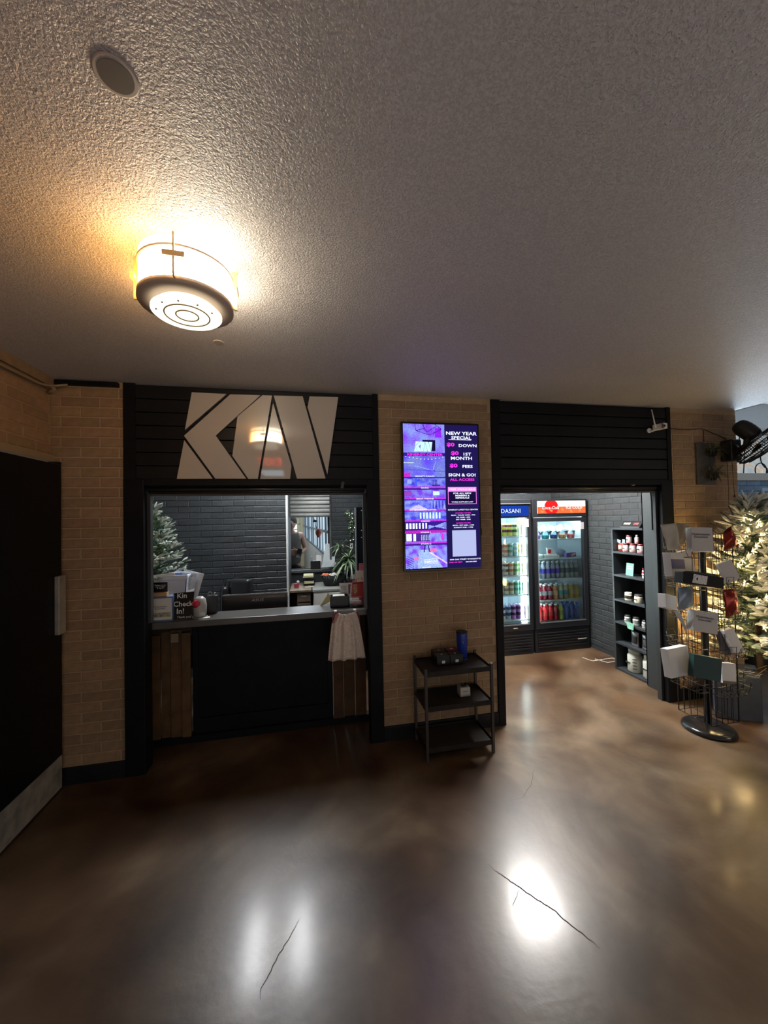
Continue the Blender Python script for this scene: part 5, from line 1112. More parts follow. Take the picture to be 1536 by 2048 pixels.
# shelf unit on the alcove's right wall
us = thing('product_shelf', 'tall black open shelf unit of supplement jars on the alcove side wall', 'shelf', (3.1, .44, 0))
SZ = [.02, .279, .484, .706, .951, 1.182]; m_sh = mat('shelf_black', (.030, .036, .042), .4)
part('side_panel', MB().box(3.0, 3.21, .672, .69, 0, 1.41), m_sh, us); part('side_panel', MB().box(3.0, 3.21, .19, .208, 0, 1.41), m_sh, us)
part('top_panel', MB().box(3.0, 3.21, .19, .69, 1.40, 1.418), m_sh, us); part('back_panel', MB().box(3.205, 3.212, .19, .69, 0, 1.41), m_void, us)
for z in SZ: part('shelf', MB().box(3.0, 3.205, .208, .672, z-.018, z), m_sh, us)
def shy(px, py): return P(0, 3.05, px, py).y
JM = {}
def jar(z, px, r, h, lab, body, lid, label_c, x=3.05, name='supplement_jar', cat='jar', dz=0, neck=.9, mark=None):
    y = min(max(shy(px, 1200), .215+r), .665-r)
    t = thing(name, lab, cat, (x+r*.2, y, z+dz), 'products on the shelf unit'); zz = z+dz
    part('jar_body', MB().lathe([(r*.9, zz), (r, zz+.006), (r, zz+h*.25), (r*1.003, zz+h*.26), (r*1.003, zz+h*.66), (r, zz+h*.67), (r*neck, zz+h*.80)], (x+r*.2, y, 0), 18, mis=[0, 0, 0, 1, 0, 0]), [mat('jar_'+body[0], body[1], .35), mat('jarlabel_'+label_c[0], label_c[1], .4)], t)
    part('lid', MB().lathe([(r*neck*.98, zz+h*.80), (r*neck*1.02, zz+h*.81), (r*neck*1.02, zz+h), (r*neck*.9, zz+h)], (x+r*.2, y, 0), 18), mat('lid_'+lid[0], lid[1], .35), t)
    if mark: part('label_mark', MB().obox((x+r*.2-r-.0015, y, zz+h*.42), (.002, r*.9, h*.12)), mat('mark_'+mark[0], mark[1], .5), t)
    return t
WB = ('white', (.62, .64, .62)); BK = ('black', (.02, .02, .022)); PK = ('pink', sr(200, 150, 150)); MR = ('maroon', sr(90, 25, 32)); CRM = ('cream', sr(225, 222, 200)); DKG = ('olive', sr(60, 55, 40))
z = SZ[5]
for px, w_ in ((1254, 'left'), (1268, 'middle'), (1284, 'right')): jar(z, px, .027 if px < 1280 else .032, .085, f'{w_} of three maroon capped pink jars on the top shelf', PK, MR, WB, mark=BK)
jar(z, 1261, .024, .08, 'maroon capped jar stacked on the left pair of jars on the top shelf', PK, MR, WB, dz=.0855, mark=BK)
jar(z, 1277, .018, .085, 'slim pink bottle standing on the right pair of jars on the top shelf', PK, WB, WB, dz=.0855, neck=.5, name='slim_bottle', cat='bottle')
def pouch(name, lab, cat, z, px, w_, h, m1, m2, x=3.06, tip=None):
    y = shy(px, 1200); t = thing(name, lab, cat, (x, y, z), 'products on the shelf unit')
    f = lambda s: (lambda u, v: (x+s*.016*math.sin(PI*u)*(1-v**3)**.5, y+(u-.5)*-w_*(1-.05*math.sin(PI*v)), z+h*v))
    mb = MB().grid(f(-1), 8, 8).grid(f(1), 8, 8); part('pouch_body', mb, m1, t, solid=.001)
    part('pouch_label', MB().grid(lambda u, v: (x-.002-.016*math.sin(PI*(.15+.7*u))*(1-(.2+.5*v)**3)**.5, y+(.15+.7*u-.5)*-w_, z+h*(.2+.5*v)), 6, 4), m2, t, solid=.0008)
    return t
p = pouch('snack_pouch', 'red brown pouch with pale blue card at the left of the top shelf', 'pouch', SZ[5], 1243, .065, .085, mat('pouch_redbrown', sr(130, 45, 35), .4), mat('pouch_cream', sr(210, 170, 150), .4))
part('blue_card', MB().obox((3.055, shy(1240, 1200), SZ[5]+.10), (.003, .05, .03), (.3, 0, 0)), mat('card_paleblue', sr(150, 195, 220), .5), p); part('blue_card', MB().obox((3.055, shy(1250, 1200), SZ[5]+.10), (.003, .03, .04)), mat('card_paleblue'), p)
z = SZ[4]; y = shy(1261, 1200)
t = thing('framed_note', 'small green framed note standing on the second shelf of the unit', 'frame', (3.05, y, z))
part('frame_board', MB().obox((3.055, y, z+.062), (.006, .085, .122), (0, .12, 0)), mat('sage_green', sr(110, 165, 145), .5), t)
for k in range(4): part('text_line', MB().obox((3.0545-.0005*k, y, z+.03+.02*k), (.004, .06, .006), (0, .12, 0)), mat('sage_pale', sr(185, 215, 200), .5), t)
jar(z, 1292, .028, .095, 'red banded white jar at the right of the second shelf', WB, MR, ('redband', sr(170, 50, 50)), mark=WB)
jar(z, 1303, .022, .075, 'small white jar beside the red banded jar on the second shelf', WB, BK, CRM, mark=BK)
jar(z, 1295, .022, .075, 'white jar stacked on the red banded jar on the second shelf', WB, BK, WB, dz=.096, mark=BK)
z = SZ[3]
jar(z, 1256, .033, .078, 'left cream jar with a dark label on the third shelf', CRM, CRM, DKG, mark=BK); jar(z, 1276, .035, .08, 'right cream jar with a black lid band on the third shelf', CRM, BK, CRM, mark=BK)
y = .245; t = thing('paper_cup', 'pale yellow paper cup at the right of the third shelf', 'cup', (3.05, y, z))
part('cup_wall', MB().lathe([(.022, z), (.030, z+.09), (.0285, z+.09)], (3.05, y, 0), 18), mat('cup_yellow', sr(200, 195, 110), .5), t); part('cup_mark', MB().obox((3.022, y+.004, z+.05), (.003, .02, .024)), m_black, t)
z = SZ[2]
for px, w_ in ((1253, 'leftmost'), (1288, 'third'), (1302, 'rightmost')): jar(z, px, .026, .075, f'{w_} black and white jar on the fourth shelf', WB, BK, ('blkwhite', (.25, .25, .25)), mark=WB)
t = jar(z, 1270, .028, .078, 'black and white jar behind the green sachet on the fourth shelf', WB, BK, ('blkwhite', (.25, .25, .25)))
y = shy(1270, 1200); t = thing('green_sachet', 'pale green sachet hanging over the edge of the fourth shelf', 'sachet', (2.995, y, SZ[2]))
part('sachet_body', MB().prism([(2.985, y+.045, SZ[2]+.03), (2.985, y-.045, SZ[2]+.03), (2.985, y-.035, SZ[2]-.035), (2.985, y+.03, SZ[2]-.03)], (.006, 0, 0)), mat('sachet_green', sr(130, 190, 165), .4, noise=.3, nscale=60), t)
z = SZ[1]
pouch('protein_bag', 'left black and silver supplement bag on the fifth shelf', 'bag', z, 1266, .085, .14, mat('bag_silver', (.30, .30, .31), .3, .5), mat('bag_black', (.03, .03, .032), .4))
pouch('protein_bag', 'right silver supplement bag on the fifth shelf', 'bag', z, 1289, .10, .14, mat('bag_silver'), mat('bag_dark', (.06, .06, .065), .4))
y = .235; t = thing('shaker', 'clear shaker with a red strap at the right of the fifth shelf', 'shaker', (3.04, y, z))
part('shaker_body', MB().lathe([(.02, z), (.024, z+.12), (.02, z+.13)], (3.04, y, 0), 16), mat('smoke', (.12, .12, .13), .2), t); part('strap', MB().lathe([(.026, z+.055), (.026, z+.085)], (3.04, y, 0), 16), m_red, t)
z = SZ[0]
for px, w_ in ((1268, 'left'), (1296, 'right')):
    r = .064; y = .535 if w_ == 'left' else .36; x = 3.085
    t = thing('protein_tub', f'{w_} large white protein tub on the bottom shelf', 'tub', (x, y, z), 'large tubs on the bottom shelf')
    part('tub_body', MB().lathe([(.055, z), (r, z+.012), (r, z+.155), (.05, z+.185)], (x, y, 0), 28), mat('tub_white', (.55, .58, .52), .4), t); part('lid', MB().lathe([(.052, z+.185), (.054, z+.187), (.054, z+.218), (.05, z+.22)], (x, y, 0), 28), mat('tub_lid', (.50, .54, .48), .4), t)
    text('lettering', 'EZUN', .02, mat('print_dark', (.08, .09, .07), .5), t, (x-r-.001, y+.015, z+.09), xd=(0, -1, 0), bold=.03, th=.008)
    for k in range(4): part('label_bar', MB().obox((x-r*.72-.004, y-r*.70, z+.045+.03*k), (.003, .035, .008), (0, 0, PI/4)), mat('print_dark'), t)
# on top of the shelf unit
t = thing('display_box', 'flat black lettered display box on top of the shelf unit', 'box', (3.1, .42, 1.418)); ya, yb = shy(1248, 1200), shy(1287, 1200)
part('box_body', MB().box(3.03, 3.15, yb, ya, 1.4185, 1.432), m_darkgrey, t); part('sloped_face', MB().prism([(3.035, ya, 1.432), (3.035, yb, 1.432), (3.08, yb, 1.485), (3.08, ya, 1.485)], (.03, 0, 0)), m_black, t)
fx = V((.045, 0, .053)).normalized(); text('lettering', 'PRIME', .03, m_white, t, V((3.052, (ya*.72+yb*.28), 1.458)), xd=(0, -1, 0), yd=fx, bold=.04, sx=.95); text('lettering', 'LIKE', .03, mat('print_coral', sr(200, 90, 85), .5), t, V((3.052, (ya*.25+yb*.75), 1.458)), xd=(0, -1, 0), yd=fx, bold=.04, sx=.95)
p = P(0, 3.19, 1297, 1028); t = thing('wall_socket', 'white wall socket with plugs above the shelf unit', 'outlet', (3.2, p.y, p.z))
part('face_plate', MB().box(3.205, 3.215, p.y-.03, p.y+.03, p.z-.005, p.z+.05), m_white, t, bevel=.002); part('plug', MB().box(3.195, 3.207, p.y-.03, p.y+.03, p.z-.03, p.z-.012), m_white, t); part('plug', MB().box(3.195, 3.207, p.y-.03, p.y+.03, p.z-.05, p.z-.04), m_white, t)
mb = MB().tube([P(0, 2.845, 1300, 975), P(0, 2.84, 1303, 1000), P(0, 2.84, 1305, 1060)], .006, 7)
single('door_cord', mb, m_void, 'thick black cord hanging down the right jamb of the alcove opening', 'cord', P(0, 2.84, 1303, 1000))
mb = MB().tube([P(2, .006, *q) for q in ((1165, 1315), (1185, 1322), (1205, 1319), (1225, 1316), (1238, 1322), (1215, 1325), (1190, 1318))], .004, 6)  # thin raised tube stands for a whitish curved scuff on the floor
single('floor_scuff', mb, mat('pale_scuff', (.5, .45, .38), .5), 'pale curved scuff on the floor in front of the right cooler', 'cable', P(2, 0, 1205, 1319))

# security camera
p = P(1, -.07, 1322, 853)
t = thing('security_camera', 'small white security camera with an antenna at the top of the alcove opening', 'camera', tuple(p))
part('camera_body', MB().obox((p.x, -.06, p.z), (.05, .09, .045), (0, 0, .3)), m_white, t, bevel=.006)
part('lens_face', MB().obox((p.x+.010-.02, -.103, p.z-.004), (.042, .008, .036), (0, 0, .3)), mat('lens_pink', (.30, .16, .16), .3), t); part('lens', MB().lathe([(.010, 0), (.008, .006)], (p.x-.012, -.108, p.z-.004), 14, Matrix.Rotation(PI/2, 3, 'X')), m_blackgloss, t)
part('antenna', MB().tube([(p.x-.03, -.05, p.z-.01), P(1, -.05, 1303, 819)], [.006, .004], 8), m_white, t); part('bracket', MB().tube([(p.x-.02, -.04, p.z-.02), (p.x-.045, -.02, p.z-.03), (p.x-.05, .0, p.z-.02)], .008, 8), m_white, t)
part('base_bracket', MB().lathe([(.02, 0), (.02, .012)], (p.x-.05, -.001, p.z-.02), 14, Matrix.Rotation(PI/2, 3, 'X')), m_white, t)
p = P(1, .02, 1262, 968)
single('white_hook', MB().obox(p, (.06, .02, .015), (0, .2, 0)), m_white, 'white plastic hook under the right end of the slat header', 'hook', p, bevel=.003)

# framed planter, cords, fan on the right pier
a, b = P(1, -.01, 1391, 885), P(1, -.01, 1431, 969)
t = thing('wall_planter', 'grey board wall planter with dry grasses in black half pots on the right pier', 'planter', ((a.x+b.x)/2, 0, b.z))
part('board', MB().box(a.x, b.x, -.018, -.002, b.z, a.z), mat('weathered_board', (.085, .08, .07), .7, noise=.3, bump=.3), t, bevel=.003)
mb = MB(); rr = random.Random(9)
for zc, nb, sp in ((a.z-.11, 130, .09), (b.z+.05, 170, .08)):
    xc = (a.x+b.x)/2+.01
    part('half_pot', MB().lathe([(.015, zc-.02), (.03, zc+.0), (.034, zc+.03), (.031, zc+.03)], (xc, -.06, 0), 16), m_void, t)
    for k in range(nb):
        an = rr.uniform(0, 6.28); L_ = rr.uniform(.06, .16)
        blade(mb, (xc+rr.uniform(-.03, .03), -.06, zc+.03), (math.cos(an)*1.1, -abs(math.sin(an))*.5, rr.uniform(.2, 1.2)), L_, .003, rr.uniform(.0, .12), rr.choice((0, 1)), 4)
part('dry_grass', mb, [mat('dry_grass', (.17, .15, .09), .8), mat('dull_green', (.09, .12, .06), .8)], t, kind='stuff')
m_cord = mat('brown_cord', (.05, .03, .02), .6)
cpts = [(1336, 856), (1358, 859), (1380, 859), (1404, 857), (1407, 862), (1408, 884)]
single('cable', MB().tube([P(1, -.006, *q) for q in cpts], .003, 6), m_cord, 'thin brown cord running over the right pier down to the wall planter', 'cord', P(1, -.006, 1380, 859))
single('cable', MB().tube([P(1, -.006, *q) for q in ((1409, 859), (1425, 866), (1440, 872), (1453, 878))], .0035, 6), m_cord, 'thicker brown cord slanting from the planter to the fan bracket', 'cord', P(1, -.006, 1430, 868))
for k, pts_ in enumerate((((1454, 925), (1457, 975), (1458, 1012)), ((1464, 925), (1467, 965), (1469, 992)))):
    t = thing('fan_pull_cord', ('left longer' if k == 0 else 'right shorter')+' pull cord hanging below the wall fan bracket', 'cord', tuple(P(1, -.09, *pts_[0])))
    part('cord', MB().tube([P(1, -.09, *q) for q in pts_], .002, 5), m_cord, t)
    e_ = P(1, -.09, *pts_[-1]); part('toggle', MB().lathe([(.003, -.012), (.007, -.006), (.007, .004), (.002, .01)], e_, 10), m_cord, t)
a = P(1, -.05, 1451, 880); b = P(1, -.05, 1472, 925)
fn = thing('wall_fan', 'black caged wall fan tilted down at the top of the right pier', 'fan', (a.x, 0, b.z))
fm = (a.x+b.x)/2
part('bracket_body', MB().box(a.x, b.x, -.10, -.002, b.z+.01, a.z), m_blackplastic, fn, bevel=.012)
part('control_ring', MB().lathe([(.020, 0), (.020, .006), (.012, .006)], (b.x-.028, -.10, b.z+.055), 20, Matrix.Rotation(PI/2, 3, 'X')), mat('control_grey', (.30, .32, .34), .4), fn)
part('knob', MB().lathe([(.010, 0), (.009, .014)], (b.x-.028, -.10, b.z+.055), 16, Matrix.Rotation(PI/2, 3, 'X')), m_blackplastic, fn)
FY = -.22
hub = P(1, FY, 1496, 872); ctr = P(1, FY-.08, 1533, 868)
part('arm', MB().tube([(fm, -.06, a.z-.04), P(1, -.15, 1478, 900), P(1, FY, 1493, 890), hub], [.022, .020, .024, .026], 10), m_blackplastic, fn)
ax_ = V((.47, -.42, -.68)).normalized()
Q = ax_.to_track_quat('Z', 'Y').to_matrix()
mh = P(1, FY, 1500, 866); part('motor_housing', MB().lathe([(.005, -.125), (.03, -.12), (.048, -.108), (.058, -.085), (.063, -.055), (.064, -.02), (.062, .02), (.05, .05)], mh, 20, Q), m_blackplastic, fn)
cc = mh+ax_*.115; Rf = .21
mb = MB()
for r_, z_ in ((Rf, 0), (Rf, .02), (Rf*.98, -.03), (Rf*.8, .052), (Rf*.55, .062), (.05, .065), (Rf*.6, -.055), (.07, -.06)):
    mb.tube([cc+Q@V((r_*math.cos(2*PI*k/32), r_*math.sin(2*PI*k/32), z_)) for k in range(33)], .004, 5)
cage = part('rim_rings', mb, m_blackplastic, fn)
mb = MB()
for k in range(72):
    a_ = 2*PI*k/72; d = V((math.cos(a_), math.sin(a_), 0))
    mb.tube([cc+Q@(d*.05+V((0, 0, .065))), cc+Q@(d*Rf*.6+V((0, 0, .060))), cc+Q@(d*Rf*.93+V((0, 0, .038))), cc+Q@(d*Rf), cc+Q@(d*Rf*.9+V((0, 0, -.045))), cc+Q@(d*.07+V((0, 0, -.062)))], .0022, 4)
part('cage_wires', mb, m_blackplastic, fn, kind='stuff')
for k in range(3):
    a_ = 2*PI*k/3; mb = MB().grid(lambda u, v: cc+Q@V(((.03+.15*v)*math.cos(a_+.9*(u-.3)*(.5+v*.4)), (.03+.15*v)*math.sin(a_+.9*(u-.3)*(.5+v*.4)), .03*(u-.5))), 8, 8)
    part('fan_blade', mb, m_blackgloss, fn, solid=.002)
part('hub_cap', MB().lathe([(.05, .06), (.045, .072), (.01, .076)], cc, 20, Q), m_blackgloss, fn)

# ================================================================= BIG TREE with planter
TC = V((3.36, -.33, 0))
bt = thing('christmas_tree', 'flocked christmas tree with warm lights beside the right pier', 'christmas tree', (TC.x, TC.y, 0))
RC = V((2.80, -.36, 0))
def skip_big(p): return p.y > -.02 or p.y < -1.0 or (V((p.x, p.y, 0))-RC).length < .30
m_fr2 = [mat('flocked_needles', (.62, .62, .54), .8, noise=.2, nscale=30), mat('grey_green_needles', (.16, .21, .15), .8, noise=.3, nscale=30), mat('flocked_tips', (.78, .77, .68), .8)]
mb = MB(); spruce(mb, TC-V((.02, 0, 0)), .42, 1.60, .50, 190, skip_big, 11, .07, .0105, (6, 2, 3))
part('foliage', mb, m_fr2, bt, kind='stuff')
part('trunk', MB().tube([(TC.x, TC.y, .332), (TC.x-.03, TC.y, 1.0), (TC.x-.10, TC.y, 1.66)], [.022, .016, .006], 8), m_bark, bt)
mb = MB(); rr = random.Random(4)
for k in range(26):
    z_ = 1.5+.16*k/26; a_ = k*2.4; d = V((math.cos(a_), math.sin(a_)*.8, 1.2)); p0 = V((TC.x-.09, TC.y, z_)); q_ = p0+d.normalized()*rr.uniform(.05, .10)
    mb.tube([p0, q_], [.009, .004], 5, rr.choice((0, 2)))
part('crown_twigs', mb, m_fr2, bt)
m_dead = mat('bare_twig', (.03, .022, .015), .9); mb = MB()
for q0, q1 in (((1462, 1040), (1441, 1024)), ((1470, 1050), (1442, 1040)), ((1450, 1060), (1419, 1046)), ((1466, 1030), (1458, 1012))): mb.tube([P(1, -.35, *q0), P(1, -.38, *q1)], [.006, .003], 6)
part('bare_twig', mb, m_dead, bt)
ls = thing('string_lights', 'warm white string lights wound through the flocked christmas tree', 'string lights', (TC.x, TC.y, .42))
g_warm = glow('warm_bulb', (1, .74, .34), 16); g_star = glow('warm_glow_star', (1, .78, .42), 1.9); wpts = []
for k in range(120):
    t_ = k/120; z_ = .44+1.10*t_; a_ = -PI/2+(k*2.399) ; a_ = PI+ (math.fmod(a_, PI)); r_ = .50*(1-t_)**.85+.02
    r_ *= rr.uniform(.75, 1.0); p = V((TC.x-.02-.06*t_+r_*math.cos(a_), TC.y+r_*math.sin(a_), z_))
    if skip_big(p): continue
    b_ = part('light_bulb', MB().lathe([(.001, -.008), (.006, 0), (.001, .010)], p, 8), g_warm, ls); wpts.append(p)
    mb = MB()
    for j in range(5):
        aj = 2*PI*j/5+k; d = V((math.cos(aj), -.35, math.sin(aj))).normalized(); o_ = V((-d.z, 0, d.x))*.006
        mb.add([p, p+d*.018+o_*1.3, p+d*.034, p+d*.018-o_*1.3], [(0, 1, 2, 3)])
    part('glow_star', mb, g_star, b_)  # glowing star shape added round each bulb to draw its bloom of light
wpts.sort(key=lambda p: (round(p.z, 1), p.x)); part('wire', MB().tube(wpts, .0018, 4), mat('green_wire', (.03, .05, .03), .6), ls)
for (x, y, z_, e) in ((3.05, -.30, 1.15, .9), (3.12, -.22, .75, 1.3), (3.3, -.75, .8, .9), (3.45, -.6, 1.25, .6), (3.05, -.4, .5, .6)):
    l = bpy.data.lights.new('string_light_glow', 'POINT'); l.energy = e*K_TREE*6; l.color = (1, .68, .28); l.shadow_soft_size = .05; o = bpy.data.objects.new('string_light_glow', l); o.location = (x, y, z_); COL.objects.link(o)
c = P(2, 0, 1527, 1447)
pn = thing('square_planter', 'dark square planter under the flocked christmas tree', 'planter', (TC.x, TC.y, 0))
e1 = V((-.80, .45, 0)).normalized()*.29; e2 = V((.75, .66, 0)).normalized()*.30
mb = MB(); base = [c, c+e1, c+e1+e2, c+e2]
mb.prism([tuple(p) for p in base], (0, 0, .33)); part('planter_box', mb, mat('slate_blue_planter', (.045, .058, .085), .5, noise=.15), pn, bevel=.006)
mb = MB()
for k in range(26):
    p = c+e1*rr.random()+e2*rr.random()*.6+V((0, 0, .33)); q_ = p+V((rr.uniform(-.2, .05), rr.uniform(-.15, .02), rr.uniform(.0, .07)))
    mb.tube([p, q_], [.004, .002], 5, 0)
part('dry_twigs', mb, mat('dry_twig', (.13, .11, .08), .8), pn)
# broad leaves behind the tree
rp = thing('rubber_plant', 'dark broad leaved plant in the bay behind the christmas tree', 'plant', (4.5, .5, 0)); mb = MB()
part('stem', MB().tube([(4.5, .5, .25), (4.52, .45, 1.0), (4.5, .4, 1.7)], [.02, .012], 8) if 0 else MB().tube([(4.5, .5, .25), (4.52, .45, 1.0), (4.5, .4, 1.75)], [.02, .014, .008], 8), m_bark, rp)
part('pot', MB().lathe([(.13, 0), (.18, .3), (.16, .3)], (4.5, .5, 0), 20), m_darkgrey, rp)
m_bl = mat('broad_leaf', (.012, .028, .016), .35)
for k, (px, py, L_, w_, dx, dz) in enumerate(((1490, 1012, .5, .13, 1, -.25), (1500, 1050, .45, .12, 1, -.5), (1520, 1090, .4, .12, -.8, -.3), (1530, 1020, .45, .13, .6, -.6), (1515, 1140, .45, .13, -1, -.1), (1525, 1180, .4, .12, .9, -.2))):
    p = P(1, .35, px, py); mb = MB()
    def lf(u, v): 
        ww = w_*math.sin(PI*min(1, .06+.94*v))**.8; return p+V((dx, .2*(k % 2), dz)).normalized()*(L_*v)+V((0, (u-.5)*ww*1.2, (u-.5)*ww*1.6))+V((0, -.03*math.cos(PI*u), -.12*v*v))
    part('leaf', mb.grid(lf, 6, 10), m_bl, rp, solid=.002); part('petiole', MB().tube([p, (4.5, .42, max(.6, p.z-.25))], .006, 6), m_bark, rp)

# ================================================================= WIRE RACK
rk = thing('wire_rack', 'black spinning wire display rack on a round base', 'rack', (RC.x, RC.y, 0))
c0 = P(2, 0, 1417, 1459); RC = V((c0.x, c0.y, 0))
m_wr = mat('rack_wire', (.012, .012, .013), .35, .3)
part('base', MB().lathe([(.150, 0), (.158, .006), (.155, .022), (.135, .034), (.05, .042), (.02, .045)], RC, 40), mat('base_gloss', (.03, .03, .032), .18, .5), rk)
part('pole', MB().lathe([(.018, .04), (.018, 1.40), (.012, 1.42)], RC, 14), m_wr, rk)
part('top_bar', MB().obox((RC.x, RC.y, 1.435), (.16, .02, .02)), mat('bar_maroon', (.06, .025, .02), .5), rk)
RY = RC.y
def rw(*pts_, r=.0022): return MB().tube([V(p) for p in pts_], r, 5)
hw = .118; D_ = .115
corners = [(hw, -D_), (hw, D_), (-hw, D_), (-hw, -D_)]
for cxn, cyn in corners: part('corner_wire', rw((RC.x+cxn, RY+cyn, .10), (RC.x+cxn, RY+cyn, 1.41), r=.0042), m_wr, rk)
for s in (-1, 1):
    for k in range(1, 5):
        x = RC.x-hw+2*hw*k/5; part('upright_wire', rw((x, RY+s*D_, .10), (x, RY+s*D_, 1.40)), m_wr, rk)
        y = RY-D_+2*D_*k/5; part('upright_wire', rw((RC.x+s*hw, y, .10), (RC.x+s*hw, y, 1.40)), m_wr, rk)
for z in (.10, .35, .60, .85, 1.10, 1.40):
    part('ring_wire', rw(*[(RC.x+a_, RY+b_, z) for a_, b_ in corners+[corners[0]]], r=.0032), m_wr, rk)
    part('spoke_wire', rw((RC.x-hw, RY, z), (RC.x+hw, RY, z)), m_wr, rk); part('spoke_wire', rw((RC.x, RY-D_, z), (RC.x, RY+D_, z)), m_wr, rk)
for z in (.32, .56, .80, 1.02, 1.24):
    for side in range(4):
        a_ = side*PI/2; Rz = Matrix.Rotation(a_, 3, 'Z'); f = lambda x, y, zz: RC+Rz@V((x, y, zz)); mb = MB(); o1 = -D_-.0; o2 = -D_-.075
        for zz in (z, z+.055): mb.tube([f(-hw+.01, o1, zz), f(-hw+.01, o2-(.02 if zz > z else 0), zz), f(hw-.01, o2-(.02 if zz > z else 0), zz), f(hw-.01, o1, zz)], .0022, 5)
        for k in range(6): x = -hw+.02+(2*hw-.04)*k/5; mb.tube([f(x, o1, z), f(x, o2, z), f(x, o2-.025, z+.085 if k % 2 else z+.055)], .0018, 4)
        for x in (-hw*.45, hw*.45): mb.tube([f(x-.03, o2-.025, z+.055), f(x-.03, o2-.03, z+.10), f(x+.03, o2-.03, z+.10), f(x+.03, o2-.025, z+.055)], .0018, 4)
        part('pocket', mb, m_wr, rk)
m_c1 = mat('carton_grey_white', (.55, .53, .52), .5); m_c2 = mat('carton_white2', (.68, .68, .70), .45); m_bl2 = mat('carton_navy', (.03, .04, .20), .4); m_grn = mat('carton_green', (.006, .042, .040), .5, noise=.2, nscale=3)
m_kr = mat('shade_grey', (.10, .09, .11), .6)
def rbox(label, px, Y, dep, m, yaw=0, roll=0, name='carton', cat='box', band=None, txt=None, side=None, group='packs on the wire rack'):
    a, b = P(1, Y, px[0], px[1]), P(1, Y, px[2], px[3]); th_ = math.atan2((a.x+b.x)/2, Y-CAM.y); w_ = abs(b.x-a.x)*math.cos(th_)/math.cos(th_+yaw); h_ = abs(a.z-b.z); c = V(((a.x+b.x)/2, Y+dep/2, (a.z+b.z)/2))
    t = thing(name, label, cat, tuple(c-V((0, 0, h_/2))), group)
    part('carton_body', MB().obox(c, (w_, dep, h_), (-.12, roll, yaw)), m, t, bevel=.002)
    Rm = Euler((-.12, roll, yaw)).to_matrix(); fp = lambda x, z, e=.001: c+Rm@V((x*w_/2, -dep/2-e, z*h_/2)); X = Rm@V((1, 0, 0)); Z = Rm@V((0, 0, 1))
    if band:
        mat_, z0_, z1_ = band; part('print_band', MB().prism([fp(-1, z0_), fp(1, z0_), fp(1, z1_), fp(-1, z1_)], tuple(-(Rm@V((0, 1, 0)))*.0008)), mat_, t)
    if side: part('side_panel', MB().obox(c+Rm@V((w_/2+.001, 0, 0)), (.002, dep*.98, h_*.98), (-.12, roll, yaw)), side, t)
    if txt: text('lettering', txt, .022, m_darkgrey, t, fp(-.1, .3, .0015), xd=X, yd=Z)
    return t
def rpouch(label, pts_, Y, m, name='foil_pouch', bulge=.02, group='packs on the wire rack'):
    ps = [P(1, Y, *q) for q in pts_]; c = sum(ps, V((0, 0, 0)))/4; t = thing(name, label, 'pouch', tuple(c), group)
    f = lambda s: (lambda u, v: ps[0].lerp(ps[1], u).lerp(ps[3].lerp(ps[2], u), v)+V((0, s*bulge*math.sin(PI*u)*math.sin(PI*min(1, .15+v*.85))+.003*math.sin(9*u+7*v), 0)))
    part('pouch_body', MB().grid(f(-1), 14, 14).grid(f(1), 14, 14), m, t, solid=.0012)
    part('crimp', MB().tube([ps[0]+V((0, -.002, 0)), ps[1]+V((0, -.002, 0))], .003, 5), m, t); return t
Yf = RY-D_-.05; Yb = RY-.02
m_foil = mat('red_foil', sr(150, 52, 38), .22, .55, bump=.5, bscale=30); m_bf = mat('blue_grey_foil', (.25, .32, .40), .3, .3, bump=.5, bscale=25); m_pg = mat('pale_pouch', (.50, .47, .42), .6, noise=.1)
rbox('grey white printed carton in the top front pocket of the wire rack', (1385, 1056, 1430, 1103), Yf, .06, m_c1, yaw=-.35, roll=.05, txt='Multivitamin\nEssentials', side=m_kr)
rpouch('tall cream pouch leaning out at the top left of the wire rack', ((1321, 1050), (1352, 1047), (1362, 1098), (1336, 1101)), Yb-.02, m_pg, bulge=.012)
rpouch('wrinkled taupe pouch beside the cream pouch at the top of the rack', ((1352, 1046), (1378, 1050), (1384, 1066), (1360, 1096)), Yb+.02, mat('taupe_pouch', (.30, .25, .20), .5), bulge=.015)
rpouch('upper shiny red foil pouch on the right side of the wire rack', ((1448, 1068), (1462, 1053), (1478, 1092), (1447, 1103)), Yf-.01, m_foil, bulge=.03)
rpouch('lower shiny red foil pouch on the right side of the wire rack', ((1447, 1180), (1472, 1177), (1478, 1226), (1451, 1237)), Yf-.01, m_foil, bulge=.03)
rbox('white carton with a blue picture on the left of the second tier', (1341, 1107, 1369, 1153), Yb-.04, .05, m_c2, yaw=.25, roll=.08, band=(m_bl2, -.35, .45))
rbox('white leaflet box standing behind the blue picture carton', (1363, 1102, 1388, 1150), Yb+.02, .03, m_c2, yaw=.1, roll=-.12)
rbox('slanted pale carton on the right side of the second tier', (1446, 1124, 1475, 1163), Yf-.0, .03, m_c1, yaw=-.2, roll=-.35, side=m_kr)
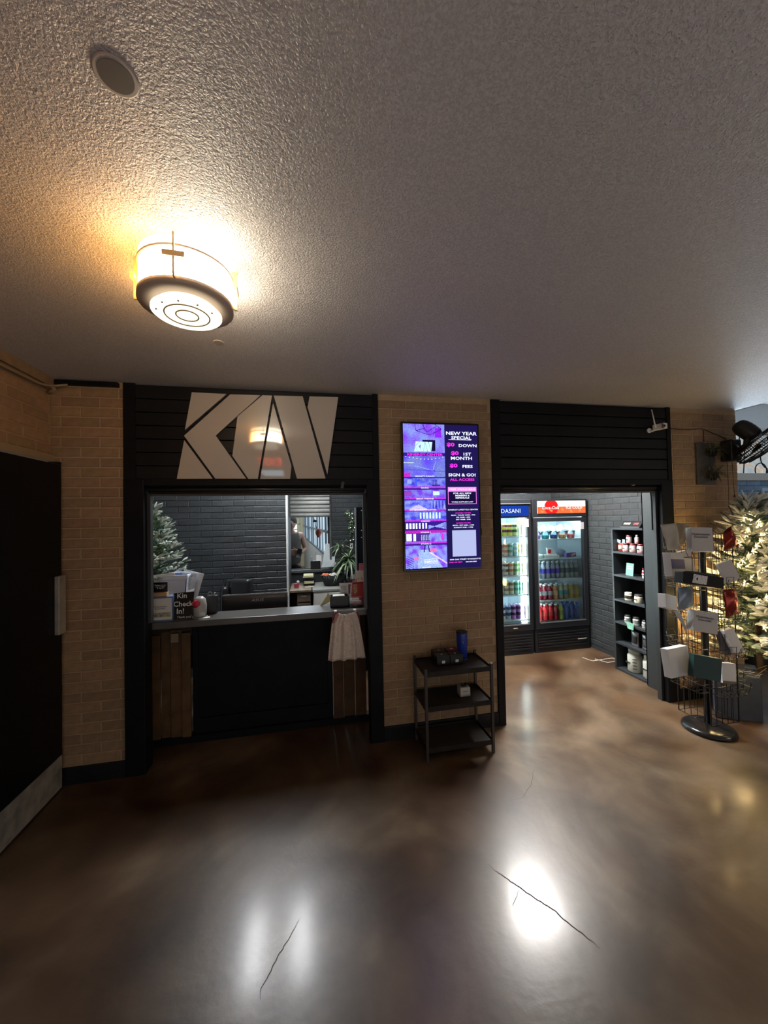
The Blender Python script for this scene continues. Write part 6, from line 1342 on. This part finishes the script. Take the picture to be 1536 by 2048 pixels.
# black card with the angular logo
kb = thing('logo_box', 'flat black box with the white angular logo lying across the wire rack', 'box', tuple(P(1, Yf, 1395, 1160)), 'packs on the wire rack')
c = P(1, Yf-.01, 1398, 1160); Rm = Euler((-.12, .18, -.1)).to_matrix(); part('box_body', MB().obox(c, (.29, .07, .075), (-.12, .18, -.1)), m_black, kb, bevel=.003)
o_ = c+Rm@V((-.085, -.0358, -.028)); part('logo', kan_logo(MB(), o_, Rm@V((1, 0, 0)), Rm@V((0, 0, 1)), -(Rm@V((0, 1, 0))), .11, .0008), m_c2, kb)
part('logo_back', MB().obox(c+Rm@V((.04, .02, .045)), (.20, .05, .012), (-.12, .18, -.1)), m_grn, kb)
rbox('small white carton tipped over on the left of the third tier', (1330, 1192, 1353, 1218), Yb-.02, .05, m_c2, yaw=.3, roll=.25)
rpouch('crumpled blue grey foil pouch on the left of the third tier', ((1355, 1176), (1384, 1172), (1388, 1212), (1356, 1222)), Yb-.06, m_bf)
rbox('grey white printed carton in the third front pocket of the wire rack', (1390, 1227, 1439, 1264), Yf, .07, m_c1, yaw=-.3, roll=.16, txt='Multivitamin\nEssentials', side=mat('silver_side', (.38, .40, .42), .4))
rbox('white carton angled out on the right of the fourth tier', (1460, 1260, 1482, 1306), Yf+.02, .04, m_c2, yaw=-.3, roll=-.35, side=m_kr)
rbox('dark carton behind the white one on the right of the fourth tier', (1447, 1262, 1466, 1308), Yf+.07, .04, m_kr, roll=-.2)
rpouch('thin white leaflet with a navy end slipping left below the third tier', ((1349, 1222), (1358, 1222), (1376, 1258), (1370, 1262)), Yb-.05, m_c2, bulge=.004, name='leaflet')
rbox('white carton with a black stripe at the left of the lowest tier', (1338, 1299, 1380, 1350), Yb-.06, .05, m_c2, yaw=.15, roll=0)
rbox('dark green gradient carton in the lowest front pocket', (1388, 1318, 1446, 1356), Yf-.01, .05, m_grn, yaw=-.3, roll=.18)
rbox('white carton with a brown base edge right of the green carton', (1446, 1330, 1474, 1366), Yf, .06, m_c2, yaw=-.2, roll=.10, side=m_c1, band=(mat('brown_edge', (.18, .13, .10), .6), -1, -.75))
